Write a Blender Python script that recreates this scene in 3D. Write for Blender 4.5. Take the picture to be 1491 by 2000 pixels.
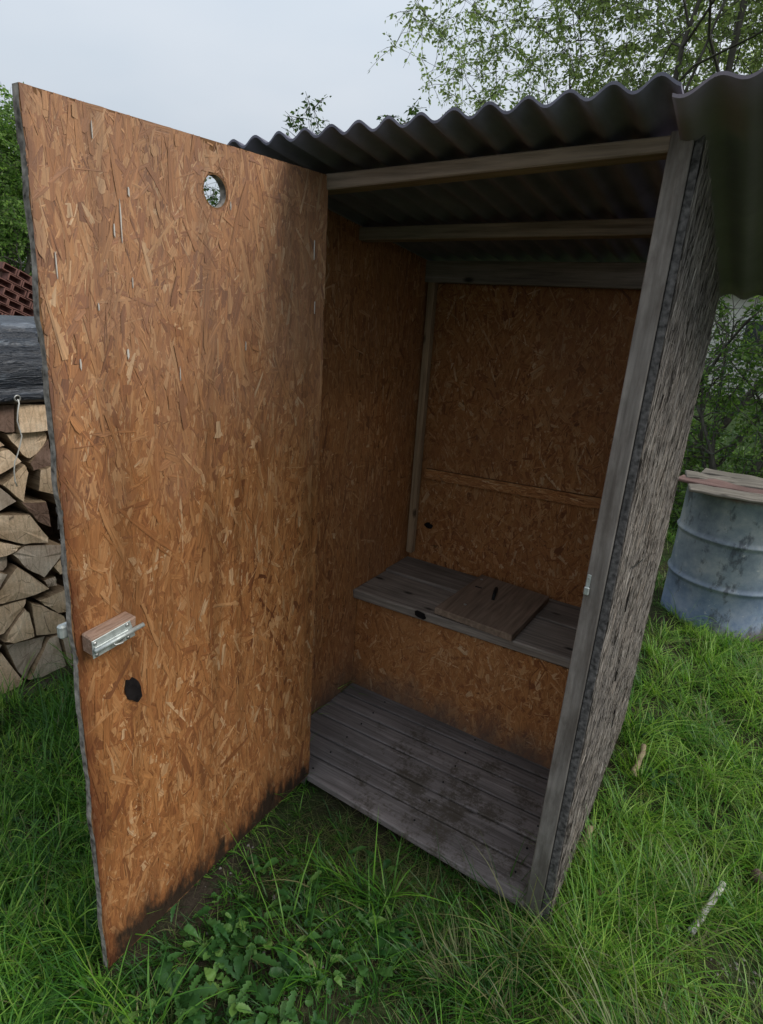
import bpy, bmesh, math, random
import numpy as np
from mathutils import Vector, Matrix
PI = math.pi
for o in list(bpy.data.objects): bpy.data.objects.remove(o)
S = bpy.context.scene
COL = S.collection
# ------------------------------------------------------------------ camera
cam = bpy.data.objects.new('camera', bpy.data.cameras.new('camera')); COL.objects.link(cam); S.camera = cam
_r = (0.84257028, 0.53474783, 0.06418785)
_u = (-0.21853732, 0.23051891, 0.94821014); _f = (-0.4922568, 0.81296112, -0.31109075)
cam.matrix_world = Matrix(((_r[0], _u[0], -_f[0], 1.0647), (_r[1], _u[1], -_f[1], -1.3772),
                           (_r[2], _u[2], -_f[2], 1.5899), (0, 0, 0, 1)))
cam.data.sensor_fit = 'HORIZONTAL'; cam.data.sensor_width = 36; cam.data.lens = 1168.5/1491*36
cam.data.clip_start = .02; cam.data.clip_end = 1000
# ------------------------------------------------------------------ sky and sun
SUN_EL, SUN_DIR = math.radians(42), Vector((0.86, 0.30, 0)).normalized()
W = bpy.data.worlds.new('World'); S.world = W; W.use_nodes = True
nt = W.node_tree; nt.nodes.clear(); NN = nt.nodes.new; LK = nt.links.new
out = NN('ShaderNodeOutputWorld'); bg = NN('ShaderNodeBackground'); LK(bg.outputs[0], out.inputs[0])
sky = NN('ShaderNodeTexSky'); sky.sky_type = 'NISHITA'; sky.sun_disc = False
sky.sun_elevation = SUN_EL; sky.sun_rotation = math.atan2(SUN_DIR.x, SUN_DIR.y); sky.dust_density = 4
hs = NN('ShaderNodeHueSaturation'); hs.inputs['Saturation'].default_value = .3; LK(sky.outputs[0], hs.inputs['Color'])
tc = NN('ShaderNodeTexCoord'); ns = NN('ShaderNodeTexNoise'); ns.inputs['Scale'].default_value = 1.6; ns.inputs['Detail'].default_value = 4
mp = NN('ShaderNodeMapping'); mp.inputs['Scale'].default_value = (1, 1, 2.6); LK(tc.outputs['Generated'], mp.inputs[0]); LK(mp.outputs[0], ns.inputs[0])
cr = NN('ShaderNodeValToRGB'); cr.color_ramp.elements[0].position = .3; cr.color_ramp.elements[1].position = .72
cr.color_ramp.elements[0].color = (3.4, 4.0, 4.65, 1); cr.color_ramp.elements[1].color = (4.5, 4.8, 5.2, 1); LK(ns.outputs[0], cr.inputs[0])
mx = NN('ShaderNodeMix'); mx.data_type = 'RGBA'; mx.inputs[0].default_value = .86
LK(hs.outputs[0], mx.inputs[6]); LK(cr.outputs[0], mx.inputs[7]); 
geo = NN('ShaderNodeSeparateXYZ'); LK(tc.outputs['Generated'], geo.inputs[0])
mr = NN('ShaderNodeMapRange'); mr.inputs['From Min'].default_value = 0; mr.inputs['From Max'].default_value = 1      # overcast sky: the zenith is brighter than the horizon
mr.inputs['To Min'].default_value = .80; mr.inputs['To Max'].default_value = 1.75; LK(geo.outputs[2], mr.inputs['Value'])
ml = NN('ShaderNodeVectorMath'); ml.operation = 'SCALE'; LK(mx.outputs[2], ml.inputs[0]); LK(mr.outputs[0], ml.inputs['Scale']); LK(ml.outputs[0], bg.inputs[0])
bg.inputs[1].default_value = .1
sl = bpy.data.lights.new('sun', 'SUN'); sl.energy = 1.5; sl.angle = math.radians(34); sl.color = (1, .95, .87)
sun = bpy.data.objects.new('sun', sl); COL.objects.link(sun)
sd = Vector((SUN_DIR.x*math.cos(SUN_EL), SUN_DIR.y*math.cos(SUN_EL), math.sin(SUN_EL)))
sun.rotation_euler = sd.to_track_quat('Z', 'Y').to_euler(); sun.location = (4, 3, 6)
S.view_settings.view_transform = 'Standard'; S.view_settings.look = 'None'
S.view_settings.exposure = .66; S.view_settings.gamma = 1; S.view_settings.use_curve_mapping = False
S.render.engine = 'CYCLES'

# ------------------------------------------------------------------ node helpers
class NB:
    def __init__(s, name, rough=.7, spec=.3):
        s.m = bpy.data.materials.new(name); s.m.use_nodes = True; s.t = s.m.node_tree
        s.b = s.t.nodes['Principled BSDF']; s.out = s.t.nodes['Material Output']
        s.b.inputs['Roughness'].default_value = rough; s.b.inputs['Specular IOR Level'].default_value = spec
    def n(s, t, **k):
        x = s.t.nodes.new(t)
        for a, v in k.items(): setattr(x, a, v)
        return x
    def l(s, a, b): s.t.links.new(a, b)
    def put(s, inp, v):
        if hasattr(v, 'links') or isinstance(v, bpy.types.NodeSocket): s.l(v, inp)
        else: inp.default_value = v
    def coord(s, kind='Object', scale=(1, 1, 1), rot=(0, 0, 0), loc=(0, 0, 0), src=None):
        m = s.n('ShaderNodeMapping')
        m.inputs['Scale'].default_value = scale; m.inputs['Rotation'].default_value = rot; m.inputs['Location'].default_value = loc
        s.l(src if src is not None else s.n('ShaderNodeTexCoord').outputs[kind], m.inputs[0]); return m.outputs[0]
    def noise(s, vec, scale=5, detail=4, rough=.55, dist=0):
        x = s.n('ShaderNodeTexNoise'); x.inputs['Scale'].default_value = scale; x.inputs['Detail'].default_value = detail
        x.inputs['Roughness'].default_value = rough; x.inputs['Distortion'].default_value = dist; s.l(vec, x.inputs['Vector']); return x.outputs[0]
    def ramp(s, v, stops, interp='LINEAR'):
        x = s.n('ShaderNodeValToRGB'); r = x.color_ramp; r.interpolation = interp
        while len(r.elements) < len(stops): r.elements.new(.5)
        for e, (p, c) in zip(r.elements, stops):
            e.position = p; e.color = (c, c, c, 1) if isinstance(c, (int, float)) else (*c, 1)
        s.l(v, x.inputs[0]); return x.outputs[0]
    def mix(s, f, a, b, mode='MIX'):
        x = s.n('ShaderNodeMix', data_type='RGBA', blend_type=mode)
        s.put(x.inputs[0], f)
        for i, v in ((6, a), (7, b)):
            if isinstance(v, tuple): x.inputs[i].default_value = (*v, 1)
            elif isinstance(v, (int, float)): x.inputs[i].default_value = (v, v, v, 1)
            else: s.l(v, x.inputs[i])
        return x.outputs[2]
    def math(s, op, a, b=0, c=0):
        x = s.n('ShaderNodeMath', operation=op); s.put(x.inputs[0], a); s.put(x.inputs[1], b); s.put(x.inputs[2], c); return x.outputs[0]
    def attr(s, name, o='Fac'): return s.n('ShaderNodeAttribute', attribute_name=name).outputs[o]
    def bump(s, h, strength=.4, dist=.01):
        x = s.n('ShaderNodeBump'); x.inputs['Strength'].default_value = strength; x.inputs['Distance'].default_value = dist
        s.l(h, x.inputs['Height']); s.l(x.outputs[0], s.b.inputs['Normal'])
    def xyz(s, vec): x = s.n('ShaderNodeSeparateXYZ'); s.l(vec, x.inputs[0]); return x.outputs
    def orand(s): return s.n('ShaderNodeObjectInfo').outputs['Random']
    def base(s, c): s.put(s.b.inputs['Base Color'], c if not isinstance(c, tuple) else (*c, 1)); return s.m

def mat_osb(name, dirt, bright=1.0, worn=0.0, grey=False):
    """oriented strand board: face attribute rnd picks the strand's own tone, uv runs along the strand"""
    b = NB(name, .5 if not grey else .85, .25)
    uv = b.n('ShaderNodeTexCoord').outputs['UV']
    rnd = b.attr('rnd'); rn2 = b.attr('rnd2')
    if grey:
        col = b.ramp(rnd, [(0, (.12, .105, .092)), (.3, (.19, .168, .15)), (.55, (.26, .235, .215)), (.8, (.26, .21, .17)), (1, (.50, .46, .42))])
    else:
        col = b.ramp(rnd, [(0, (.14, .046, .018)), (.14, (.25, .088, .030)), (.4, (.36, .142, .046)), (.68, (.44, .195, .068)), (.9, (.54, .29, .13)), (1, (.64, .43, .25))])
    comb = b.n('ShaderNodeCombineXYZ'); b.l(b.math('MULTIPLY', rn2, 50), comb.inputs[2])
    add = b.n('ShaderNodeVectorMath', operation='ADD'); b.l(uv, add.inputs[0]); b.l(comb.outputs[0], add.inputs[1])
    g = b.noise(b.coord(scale=(12, 230, 1), src=add.outputs[0]), 1, 5, .7)
    col = b.mix(1, col, b.ramp(g, [(.30, .38), (.44, .82), (.55, 1.04), (.70, 1.38)]), 'MULTIPLY')
    obj = b.coord('Object')
    big = b.noise(b.coord('Object', (1, 1, .6)), 2.6, 5)
    col = b.mix(b.ramp(big, [(.35, 0.), (.7, .55)]), col, (.29, .13, .055) if not grey else (.18, .16, .15))
    if worn: col = b.mix(b.math('MULTIPLY', b.ramp(b.noise(b.coord('Object', (1, 1, .5)), 5, 6), [(.35, 0.), (.75, 1.)]), worn), col, (.33, .25, .21))
    if dirt: col = dirt(b, col, obj)
    if bright != 1: col = b.mix(1, col, (bright,)*3, 'MULTIPLY')
    b.bump(g, .8, .0020)
    return b.base(col)

def wood(name, axis, c0, c1, c2, fine=1.0, rough=.85, knots=True, stain=None, bump=.5):
    """weathered sawn timber with the grain along axis"""
    b = NB(name, rough, .15)
    sc = [38*fine]*3; sc[axis] = 1.6
    r = b.orand(); off = b.n('ShaderNodeCombineXYZ')
    for i in range(3): b.l(b.math('MULTIPLY', r, 37+i*11), off.inputs[i])
    add = b.n('ShaderNodeVectorMath', operation='ADD'); b.l(b.n('ShaderNodeTexCoord').outputs['Object'], add.inputs[0]); b.l(off.outputs[0], add.inputs[1])
    src = add.outputs[0]
    warp = b.noise(b.coord(scale=(1, 1, 1), src=src), 3.5, 3)
    g1 = b.noise(b.coord(scale=tuple(sc), src=src), 1, 6, .7, 1.2)
    sc2 = [160*fine]*3; sc2[axis] = 5
    g2 = b.noise(b.coord(scale=tuple(sc2), src=src), 1, 3, .6)
    col = b.ramp(g1, [(.25, c0), (.5, c1), (.78, c2)])
    col = b.mix(1, col, b.ramp(g2, [(.3, .68), (.55, 1.), (.8, 1.2)]), 'MULTIPLY')
    col = b.mix(1, col, b.ramp(warp, [(.3, .78), (.7, 1.15)]), 'MULTIPLY')
    tone = b.ramp(r, [(0, .82), (1, 1.14)]); col = b.mix(1, col, tone, 'MULTIPLY')
    if knots:
        sk = [9, 9, 9]; sk[axis] = 4
        v = b.n('ShaderNodeTexVoronoi'); v.inputs['Scale'].default_value = 1; b.l(b.coord(scale=tuple(sk), src=src), v.inputs['Vector'])
        col = b.mix(b.ramp(v.outputs['Distance'], [(.05, 1.), (.12, 0.)]), col, tuple(x*.35 for x in c0))
    if stain: col = stain(b, col, src)
    b.bump(b.math('ADD', g1, b.math('MULTIPLY', g2, .6)), bump, .004)
    return b.base(col)

def plain(name, c, rough=.7, spec=.3, metal=0, var=.25, scale=8):
    b = NB(name, rough, spec); b.b.inputs['Metallic'].default_value = metal
    g = b.noise(b.coord('Object'), scale, 5)
    b.bump(b.noise(b.coord('Object'), scale*9, 3), .2, .002)
    return b.base(b.mix(1, c, b.ramp(g, [(.25, 1-var), (.75, 1+var)]), 'MULTIPLY'))

def foliage(name, c0, c1, c2, trans=.35, rough=.5):
    b = NB(name, rough, .25)
    col = b.ramp(b.attr('rnd'), [(0, c0), (.55, c1), (1, c2)])
    cl = b.noise(b.coord('Object'), .9, 3)
    col = b.mix(1, col, b.ramp(cl, [(.3, .65), (.7, 1.3)]), 'MULTIPLY')
    b.base(col)
    tr = b.n('ShaderNodeBsdfTranslucent'); b.l(b.mix(1, col, (1.9, 2.0, 1.1), 'MULTIPLY'), tr.inputs[0])
    ms = b.n('ShaderNodeMixShader'); ms.inputs[0].default_value = trans
    b.l(b.b.outputs[0], ms.inputs[1]); b.l(tr.outputs[0], ms.inputs[2]); b.l(ms.outputs[0], b.out.inputs[0])
    return b.m

# ------------------------------------------------------------------ mesh helpers
def link(name, me, mats, parent=None, loc=None):
    o = bpy.data.objects.new(name, me); COL.objects.link(o)
    if not isinstance(mats, (list, tuple)): mats = [mats]
    if len(me.materials) == 0:
        for m in mats: me.materials.append(m)
    if parent is not None: o.parent = parent
    if loc is not None: o.location = loc
    return o
def tag(o, label=None, cat=None, group=None, kind=None):
    if label: o['label'] = label
    if cat: o['category'] = cat
    if group: o['group'] = group
    if kind: o['kind'] = kind
    return o
def empty(name, loc, label=None, cat=None, group=None, rz=0):
    o = bpy.data.objects.new(name, None); COL.objects.link(o); o.location = loc; o.rotation_euler = (0, 0, rz)
    o.empty_display_size = .1
    return tag(o, label, cat, group)
def mesh(name, V, F, smooth=False):
    me = bpy.data.meshes.new(name); me.from_pydata([tuple(v) for v in V], [], F); me.validate(); me.update()
    if smooth: me.shade_smooth()
    return me
def np_mesh(name, V, loops, starts, uv=None, attrs=None, smooth=False, mi=None):
    me = bpy.data.meshes.new(name); V = np.asarray(V, np.float32)
    me.vertices.add(len(V)); me.vertices.foreach_set('co', V.ravel())
    me.loops.add(len(loops)); me.loops.foreach_set('vertex_index', np.asarray(loops, np.int32))
    me.polygons.add(len(starts)); me.polygons.foreach_set('loop_start', np.asarray(starts, np.int32))
    if mi is not None: me.polygons.foreach_set('material_index', np.asarray(mi, np.int32))
    me.update(calc_edges=True)
    if uv is not None:
        l = me.uv_layers.new(name='UVMap'); l.data.foreach_set('uv', np.asarray(uv, np.float32)[np.asarray(loops)].ravel())
    for k, a in (attrs or {}).items():
        at = me.attributes.new(k, 'FLOAT', 'POINT'); at.data.foreach_set('value', np.asarray(a, np.float32))
    if smooth: me.shade_smooth()
    return me
def box_me(name, x0, x1, y0, y1, z0, z1, bev=.002, seed=0, cuts=0, wob=0):
    """a sawn piece: bevelled box, optionally subdivided along its length and slightly uneven"""
    bm = bmesh.new(); bmesh.ops.create_cube(bm, size=1)
    for v in bm.verts: v.co = ((x0+x1)/2+v.co.x*(x1-x0), (y0+y1)/2+v.co.y*(y1-y0), (z0+z1)/2+v.co.z*(z1-z0))
    if cuts:
        d = [x1-x0, y1-y0, z1-z0]; ax = d.index(max(d))
        es = [e for e in bm.edges if abs((e.verts[0].co-e.verts[1].co)[ax]) > .9*d[ax]]
        bmesh.ops.subdivide_edges(bm, edges=es, cuts=cuts, use_grid_fill=True)
    if bev: bmesh.ops.bevel(bm, geom=[e for e in bm.edges if e.is_manifold and e.calc_face_angle(0) > .5], offset=bev, segments=1, affect='EDGES')
    if wob:
        r = random.Random(seed)
        from mathutils import noise
        for v in bm.verts: v.co += noise.noise_vector(v.co*9+Vector((seed, 0, 0)))*wob
    me = bpy.data.meshes.new(name); bm.to_mesh(me); bm.free(); return me
def box(name, x0, x1, y0, y1, z0, z1, m, parent, **k):
    return link(name, box_me(name, x0, x1, y0, y1, z0, z1, **k), m, parent)
def hexa(name, P, m, parent, cuts=0, bev=.0015):
    """eight free corners: bottom ring 0-3, top ring 4-7"""
    bm = bmesh.new(); vs = [bm.verts.new(p) for p in P]
    for f in ((0, 3, 2, 1), (4, 5, 6, 7), (0, 1, 5, 4), (1, 2, 6, 5), (2, 3, 7, 6), (3, 0, 4, 7)): bm.faces.new([vs[i] for i in f])
    bmesh.ops.recalc_face_normals(bm, faces=bm.faces)
    if bev: bmesh.ops.bevel(bm, geom=list(bm.edges), offset=bev, segments=1, affect='EDGES')
    me = bpy.data.meshes.new(name); bm.to_mesh(me); bm.free(); return link(name, me, m, parent)
def frusta(P0, P1, R0, R1, k=5):
    P0, P1 = np.asarray(P0, float), np.asarray(P1, float); n = len(P0)
    d = P1-P0; d /= np.linalg.norm(d, axis=1, keepdims=True)+1e-9
    a = np.where(np.abs(d[:, 2:3]) > .9, [[1., 0, 0]], [[0, 0, 1.]]); u = np.cross(d, a); u /= np.linalg.norm(u, axis=1, keepdims=True)+1e-9; w = np.cross(d, u)
    th = np.arange(k)*2*PI/k
    ring = u[:, None, :]*np.cos(th)[None, :, None]+w[:, None, :]*np.sin(th)[None, :, None]
    V = np.concatenate([P0[:, None]+ring*np.asarray(R0)[:, None, None], P1[:, None]+ring*np.asarray(R1)[:, None, None]], 1).reshape(-1, 3)
    i = np.arange(k); j = (i+1) % k
    q = np.stack([i, j, j+k, i+k], 1).ravel()
    loops = (q[None]+np.arange(n)[:, None]*2*k).ravel(); starts = np.arange(n*k)*4
    return V, loops, starts
def tube(name, pts, r, m, parent, k=7, taper=None):
    pts = [Vector(p) for p in pts]; V, F = [], []
    for i, p in enumerate(pts):
        d = (pts[min(i+1, len(pts)-1)]-pts[max(i-1, 0)]).normalized()
        u = d.cross(Vector((0, 0, 1)) if abs(d.z) < .9 else Vector((1, 0, 0))).normalized(); w = d.cross(u)
        rr = r if taper is None else r*(1+(taper-1)*i/(len(pts)-1))
        for j in range(k):
            a = 2*PI*j/k; V.append(p+u*math.cos(a)*rr+w*math.sin(a)*rr)
    for i in range(len(pts)-1):
        for j in range(k): F.append((i*k+j, i*k+(j+1) % k, (i+1)*k+(j+1) % k, (i+1)*k+j))
    F.append(tuple(range(k))[::-1]); F.append(tuple(range((len(pts)-1)*k, len(pts)*k)))
    return link(name, mesh(name, V, F, True), m, parent)

def strands(name, corners, normal, n, m, parent, seed, ang=.35, wild=.2, lmin=.02, lmax=.11, wmin=.003, wmax=.016,
            depth=.0016, lift=.0006, hole=None, curl=.0, ragged=0.0, mixk=.55):
    """a pressed layer of wood strands on the quad corners (u0v0,u1v0,u1v1,u0v1); v is the long way of the board"""
    R = np.random.default_rng(seed); C = np.array(corners, float); N = np.array(normal, float)
    w = (np.linalg.norm(C[1]-C[0])+np.linalg.norm(C[2]-C[3]))/2; h = (np.linalg.norm(C[3]-C[0])+np.linalg.norm(C[2]-C[1]))/2
    L = lmin+(lmax-lmin)*R.random(n)**1.8; Wd = wmin+(wmax-wmin)*R.random(n)**1.7
    order = np.argsort(-(L*Wd)*mixk+R.normal(0, .0004, n)); L = L[order]; Wd = Wd[order]
    cx = R.random(n)*w; cy = R.random(n)*h
    th = PI/2+R.normal(0, ang, n); wl = R.random(n) < wild; th = np.where(wl, R.random(n)*PI, th)
    s = np.array([-.5, -.5, -.46, -.1, .3, .5, .47, .5, .15, -.25]); t = np.array([-.35, .1, .5, .5, .5, .45, 0, -.45, -.5, -.5])
    s = np.tile(s, (n, 1)); t = np.tile(t, (n, 1)); k = s.shape[1]
    s += R.normal(0, .05, s.shape); t += R.normal(0, .07, t.shape)*np.array([1, 1, 1, .7, .7, 1, 1, 1, .7, .7])
    bend = R.normal(0, .25, (n, 1)); t = t+bend*(s**2-.1)
    a = s*L[:, None]; bb = t*Wd[:, None]
    X = cx[:, None]+a*np.cos(th)[:, None]-bb*np.sin(th)[:, None]
    Y = cy[:, None]+a*np.sin(th)[:, None]+bb*np.cos(th)[:, None]
    keep = np.ones(n, bool)
    for A_, lim in ((X, w), (Y, h)):
        A_ -= np.maximum(0, A_.max(1)-lim-ragged-.001)[:, None]; A_ += np.maximum(0, -ragged-.001-A_.min(1))[:, None]
    X = np.clip(X, -ragged, w+ragged); Y = np.clip(Y, 0, h)
    if hole:      # strands stop at the rim of the sawn hole
        for q_ in range(8):
            Xs = X+(np.roll(X, -1, 1)-X)*q_/8; Ys = Y+(np.roll(Y, -1, 1)-Y)*q_/8
            keep &= (np.hypot(Xs-hole[0]*w, Ys-hole[1]*h) > hole[2]).all(1)
    u, v = X/w, Y/h
    P = (C[0]*((1-u)*(1-v))[..., None]+C[1]*(u*(1-v))[..., None]+C[2]*(u*v)[..., None]+C[3]*((1-u)*v)[..., None])
    z = lift+depth*np.arange(n)/n+R.normal(0, depth*.08, n)
    tilt = R.normal(0, .028, n)*Wd; tl = R.normal(0, .004, n)*L
    if curl: tilt = tilt+R.normal(0, .22, n)*Wd*curl; tl = tl+np.abs(R.normal(0, .04, n))*L*curl
    Z = np.maximum(z[:, None]+2*t*tilt[:, None]+2*s*tl[:, None], .0002)
    P = P+N*Z[..., None]
    P = P[keep]; nn = len(P)
    rnd = np.repeat(np.clip(R.beta(1.7, 1.6, n), 0, 1)[keep], k); rn2 = np.repeat(R.random(n)[keep], k)
    UV = np.stack([a[keep].ravel(), bb[keep].ravel()], 1)
    me = np_mesh(name, P.reshape(-1, 3), np.arange(nn*k), np.arange(nn)*k, UV, {'rnd': rnd, 'rnd2': rn2})
    if np.dot(np.array(me.polygons[nn//2].normal[:]), N) < 0: me.flip_normals()
    o = link(name, me, m, parent); o['kind'] = 'stuff'; return o

# ------------------------------------------------------------------ materials
def door_dirt_haze(b, col, obj):
    x, y, z = b.xyz(obj)
    col = b.mix(1, col, b.ramp(b.noise(b.coord('Object', (13, 13, 1.3)), 1, 5, .6), [(.35, .72), (.5, 1.), (.7, 1.1)]), 'MULTIPLY')
    nz = b.noise(b.coord('Object', (1, 1, .35)), 16, 6, .7); n2 = b.noise(b.coord('Object', (1, 1, 1)), 7, 4)
    low = b.math('SUBTRACT', b.math('MULTIPLY', nz, .43), z)
    col = b.mix(b.ramp(low, [(.05, 0.), (.15, .7)]), col, (.12, .045, .02))        # rot along the bottom edge
    col = b.mix(b.ramp(low, [(.12, 0.), (.18, .95)]), col, (.028, .02, .015))
    e = b.math('SUBTRACT', b.math('MULTIPLY', n2, .07), b.math('ADD', y, .787))             # red-brown swollen free edge
    col = b.mix(b.ramp(e, [(0, 0.), (.04, .9)]), col, (.10, .03, .014))
    up = b.ramp(b.math('ADD', z, b.math('MULTIPLY', n2, .5)), [(0, 0.), (1, 1.)])
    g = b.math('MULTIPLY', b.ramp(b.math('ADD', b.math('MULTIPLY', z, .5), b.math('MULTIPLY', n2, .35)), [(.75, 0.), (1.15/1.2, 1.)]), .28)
    return b.mix(g, col, (.37, .26, .20))                                                   # greyer top: lens-flare haze painted into the colour
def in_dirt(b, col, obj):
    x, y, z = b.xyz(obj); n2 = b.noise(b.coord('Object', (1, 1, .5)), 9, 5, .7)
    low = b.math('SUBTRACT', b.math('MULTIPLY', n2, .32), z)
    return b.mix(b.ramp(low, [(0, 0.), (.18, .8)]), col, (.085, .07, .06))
M = {}
M['osb_door'] = mat_osb('osb_door', door_dirt_haze, .95)
M['osb_sliver'] = mat_osb('osb_sliver', door_dirt_haze, 1.12)
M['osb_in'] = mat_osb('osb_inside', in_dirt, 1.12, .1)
M['osb_back'] = mat_osb('osb_back', None, .95)
M['osb_strip'] = mat_osb('osb_strip', None, 1.15)
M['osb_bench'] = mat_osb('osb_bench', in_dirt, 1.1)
M['osb_grey'] = mat_osb('osb_weathered', None, 1.05, 0, True)
M['osb_edge'] = plain('osb_cut_edge', (.225, .20, .175), .95, .1, 0, .95, 55)
M['osb_core'] = plain('osb_core', (.16, .08, .035), .8, .2, 0, .4, 40)
M['grey_core'] = plain('weathered_core', (.10, .088, .08), .95, .1, 0, .5, 60)
def tread(b, col, src):
    n = b.noise(b.coord(scale=(1, 1, 1), src=b.n('ShaderNodeTexCoord').outputs['Object']), 7, 7, .75)
    n2 = b.noise(b.coord(scale=(1, 1, 1), src=b.n('ShaderNodeTexCoord').outputs['Object']), 70, 5, .8)
    x, y, z = b.xyz(b.n('ShaderNodeTexCoord').outputs['Object'])
    dd = b.math('SQRT', b.math('ADD', b.math('POWER', b.math('MULTIPLY', b.math('SUBTRACT', x, .45), .8), 2), b.math('POWER', b.math('SUBTRACT', y, .20), 2)))
    n = b.math('SUBTRACT', n, b.math('MULTIPLY', dd, .38))
    n = b.math('ADD', n, .09)
    col = b.mix(b.ramp(b.math('ADD', n, b.math('MULTIPLY', n2, .45)), [(.72, 0.), (.84, .8)]), col, (.075, .062, .045))
    return col
M['floor'] = wood('floor_wood', 0, (.12, .105, .098), (.215, .19, .182), (.32, .29, .28), .8, .8, True, tread)
M['bench'] = wood('bench_wood', 0, (.13, .108, .09), (.24, .20, .17), (.36, .31, .27), .7, .8)
M['lid'] = wood('lid_wood', 1, (.19, .13, .095), (.29, .205, .15), (.38, .28, .21), .5, .8, False)
def jstain(b, col, src):
    x, y, z = b.xyz(b.n('ShaderNodeTexCoord').outputs['Object']); n = b.noise(b.coord('Object', (1, 1, .4)), 14, 5, .7)
    col = b.mix(b.ramp(b.math('SUBTRACT', b.math('MULTIPLY', n, 1.1), z), [(0, 0.), (.5, .62)]), col, (.07, .07, .06))
    return b.mix(b.ramp(n, [(.42, 0.), (.70, .75)]), col, (.085, .068, .056))
M['jamb'] = wood('jamb_wood', 2, (.14, .12, .105), (.225, .20, .18), (.32, .29, .265), .55, .85, True, jstain)
M['purlin'] = wood('purlin_wood', 0, (.20, .15, .11), (.32, .25, .19), (.42, .34, .27), .6, .85)
M['batten'] = wood('batten_wood', 2, (.26, .17, .10), (.38, .26, .16), (.46, .33, .21), .8, .8)
M['block'] = wood('block_wood', 1, (.17, .10, .065), (.27, .17, .12), (.40, .30, .24), 1.3, .8, False)
M['tar'] = plain('tarred_edge', (.095, .088, .085), .9, .2, 0, .95, 85)
M['zinc'] = plain('zinc', (.46, .49, .47), .48, .5, .55, .3, 60)
M['steel'] = plain('dull_steel', (.42, .42, .40), .45, .5, .8, .3, 50)
M['black'] = plain('black_iron', (.012, .012, .012), .7, .3)
M['white'] = plain('white_paint_drip', (.52, .48, .43), .4, .4, 0, .1)
M['knot'] = plain('burnt_knot', (.012, .010, .010), .9, .1, 0, .6, 60)
def roofmat():
    b = NB('fibre_cement', .85, .2); n = b.noise(b.coord('Object'), 5, 7, .65); n2 = b.noise(b.coord('Object', (9, .9, 9)), 3, 4)
    col = b.ramp(n, [(.3, (.15, .145, .185)), (.6, (.19, .185, .23)), (.8, (.25, .24, .28))])
    col = b.mix(1, col, b.ramp(n2, [(.3, .8), (.7, 1.15)]), 'MULTIPLY')
    g = b.n('ShaderNodeNewGeometry')
    b.bump(n, .3, .004); return b.base(col)
M['roof'] = roofmat()
def roof2mat():
    b = NB('fibre_cement_algae', .85, .2); n = b.noise(b.coord('Object'), 4, 7, .65)
    col = b.ramp(n, [(.3, (.19, .165, .19)), (.6, (.24, .21, .24)), (.8, (.31, .28, .30))]); b.bump(n, .3, .004); return b.base(col)
M['roof2'] = roof2mat()

# ------------------------------------------------------------------ ground
def gz(x, y):
    x = np.asarray(x, float); y = np.asarray(y, float)
    t = np.clip((y-.7)/1.5, 0, 1)*np.clip((x+.9)/.8, 0, 1); base = -.065+.065*t*t*(3-2*t)
    base = base-.04*np.clip((-x-.9)/.5, 0, 1)
    r = np.hypot(x, y)
    b = .013*np.sin(x*5.1+1)*np.cos(y*4.3)+.008*np.sin(x*11+y*7)+.006*np.cos(y*17-x*9)
    near = np.exp(-((np.clip(np.abs(x-.3)-.6, 0, 9))**2+(np.clip(np.abs(y-.5)-.6, 0, 9))**2)*12)
    return base+b*(1-.8*near)
gx = np.concatenate([-np.geomspace(200, 3.2, 26), np.linspace(-3, 3.4, 130), np.geomspace(3.6, 200, 26)])
gy = np.concatenate([-np.geomspace(200, 3.2, 26), np.linspace(-3, 4.6, 150), np.geomspace(4.8, 200, 26)])
GX, GY = np.meshgrid(gx, gy); GZ = gz(GX, GY); nx, ny = len(gx), len(gy)
I, J = np.meshgrid(np.arange(nx-1), np.arange(ny-1)); q = (J*nx+I).ravel()
lp = np.stack([q, q+1, q+1+nx, q+nx], 1).ravel()
def groundmat():
    b = NB('soil_and_turf', .95, .1); o = b.coord('Object'); n = b.noise(o, 3, 7, .7); n2 = b.noise(o, 60, 4, .7); n3 = b.noise(o, .7, 4)
    soil = b.ramp(n2, [(.3, (.028, .021, .015)), (.6, (.055, .042, .03)), (.8, (.10, .08, .06))])
    turf = b.ramp(n2, [(.3, (.018, .032, .009)), (.7, (.045, .075, .02))])
    x, y, z = b.xyz(o); far = b.ramp(b.math('MULTIPLY', b.math('ABSOLUTE', b.math('SUBTRACT', y, 0)), .1), [(.25, 0.), (.5, 1.)])
    f = b.ramp(n, [(.42, 0.), (.58, .8)]); f = b.mix(far, f, 1.)
    b.bump(b.math('ADD', n2, n), .8, .02); return b.base(b.mix(f, soil, turf))
g = link('ground', np_mesh('ground', np.stack([GX.ravel(), GY.ravel(), GZ.ravel()], 1), lp, np.arange(len(q))*4, smooth=True), groundmat())
g['kind'] = 'structure'

# ------------------------------------------------------------------ the outhouse
hut = empty('outhouse', (0, 0, 0), 'small wooden outhouse of strand board with its door wide open under a corrugated roof', 'outhouse')
XL, XR, BY = -.221, .809, 1.02
def zroof(y): return 1.971-.118*(y+.15)                 # middle height of the corrugated sheet
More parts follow.
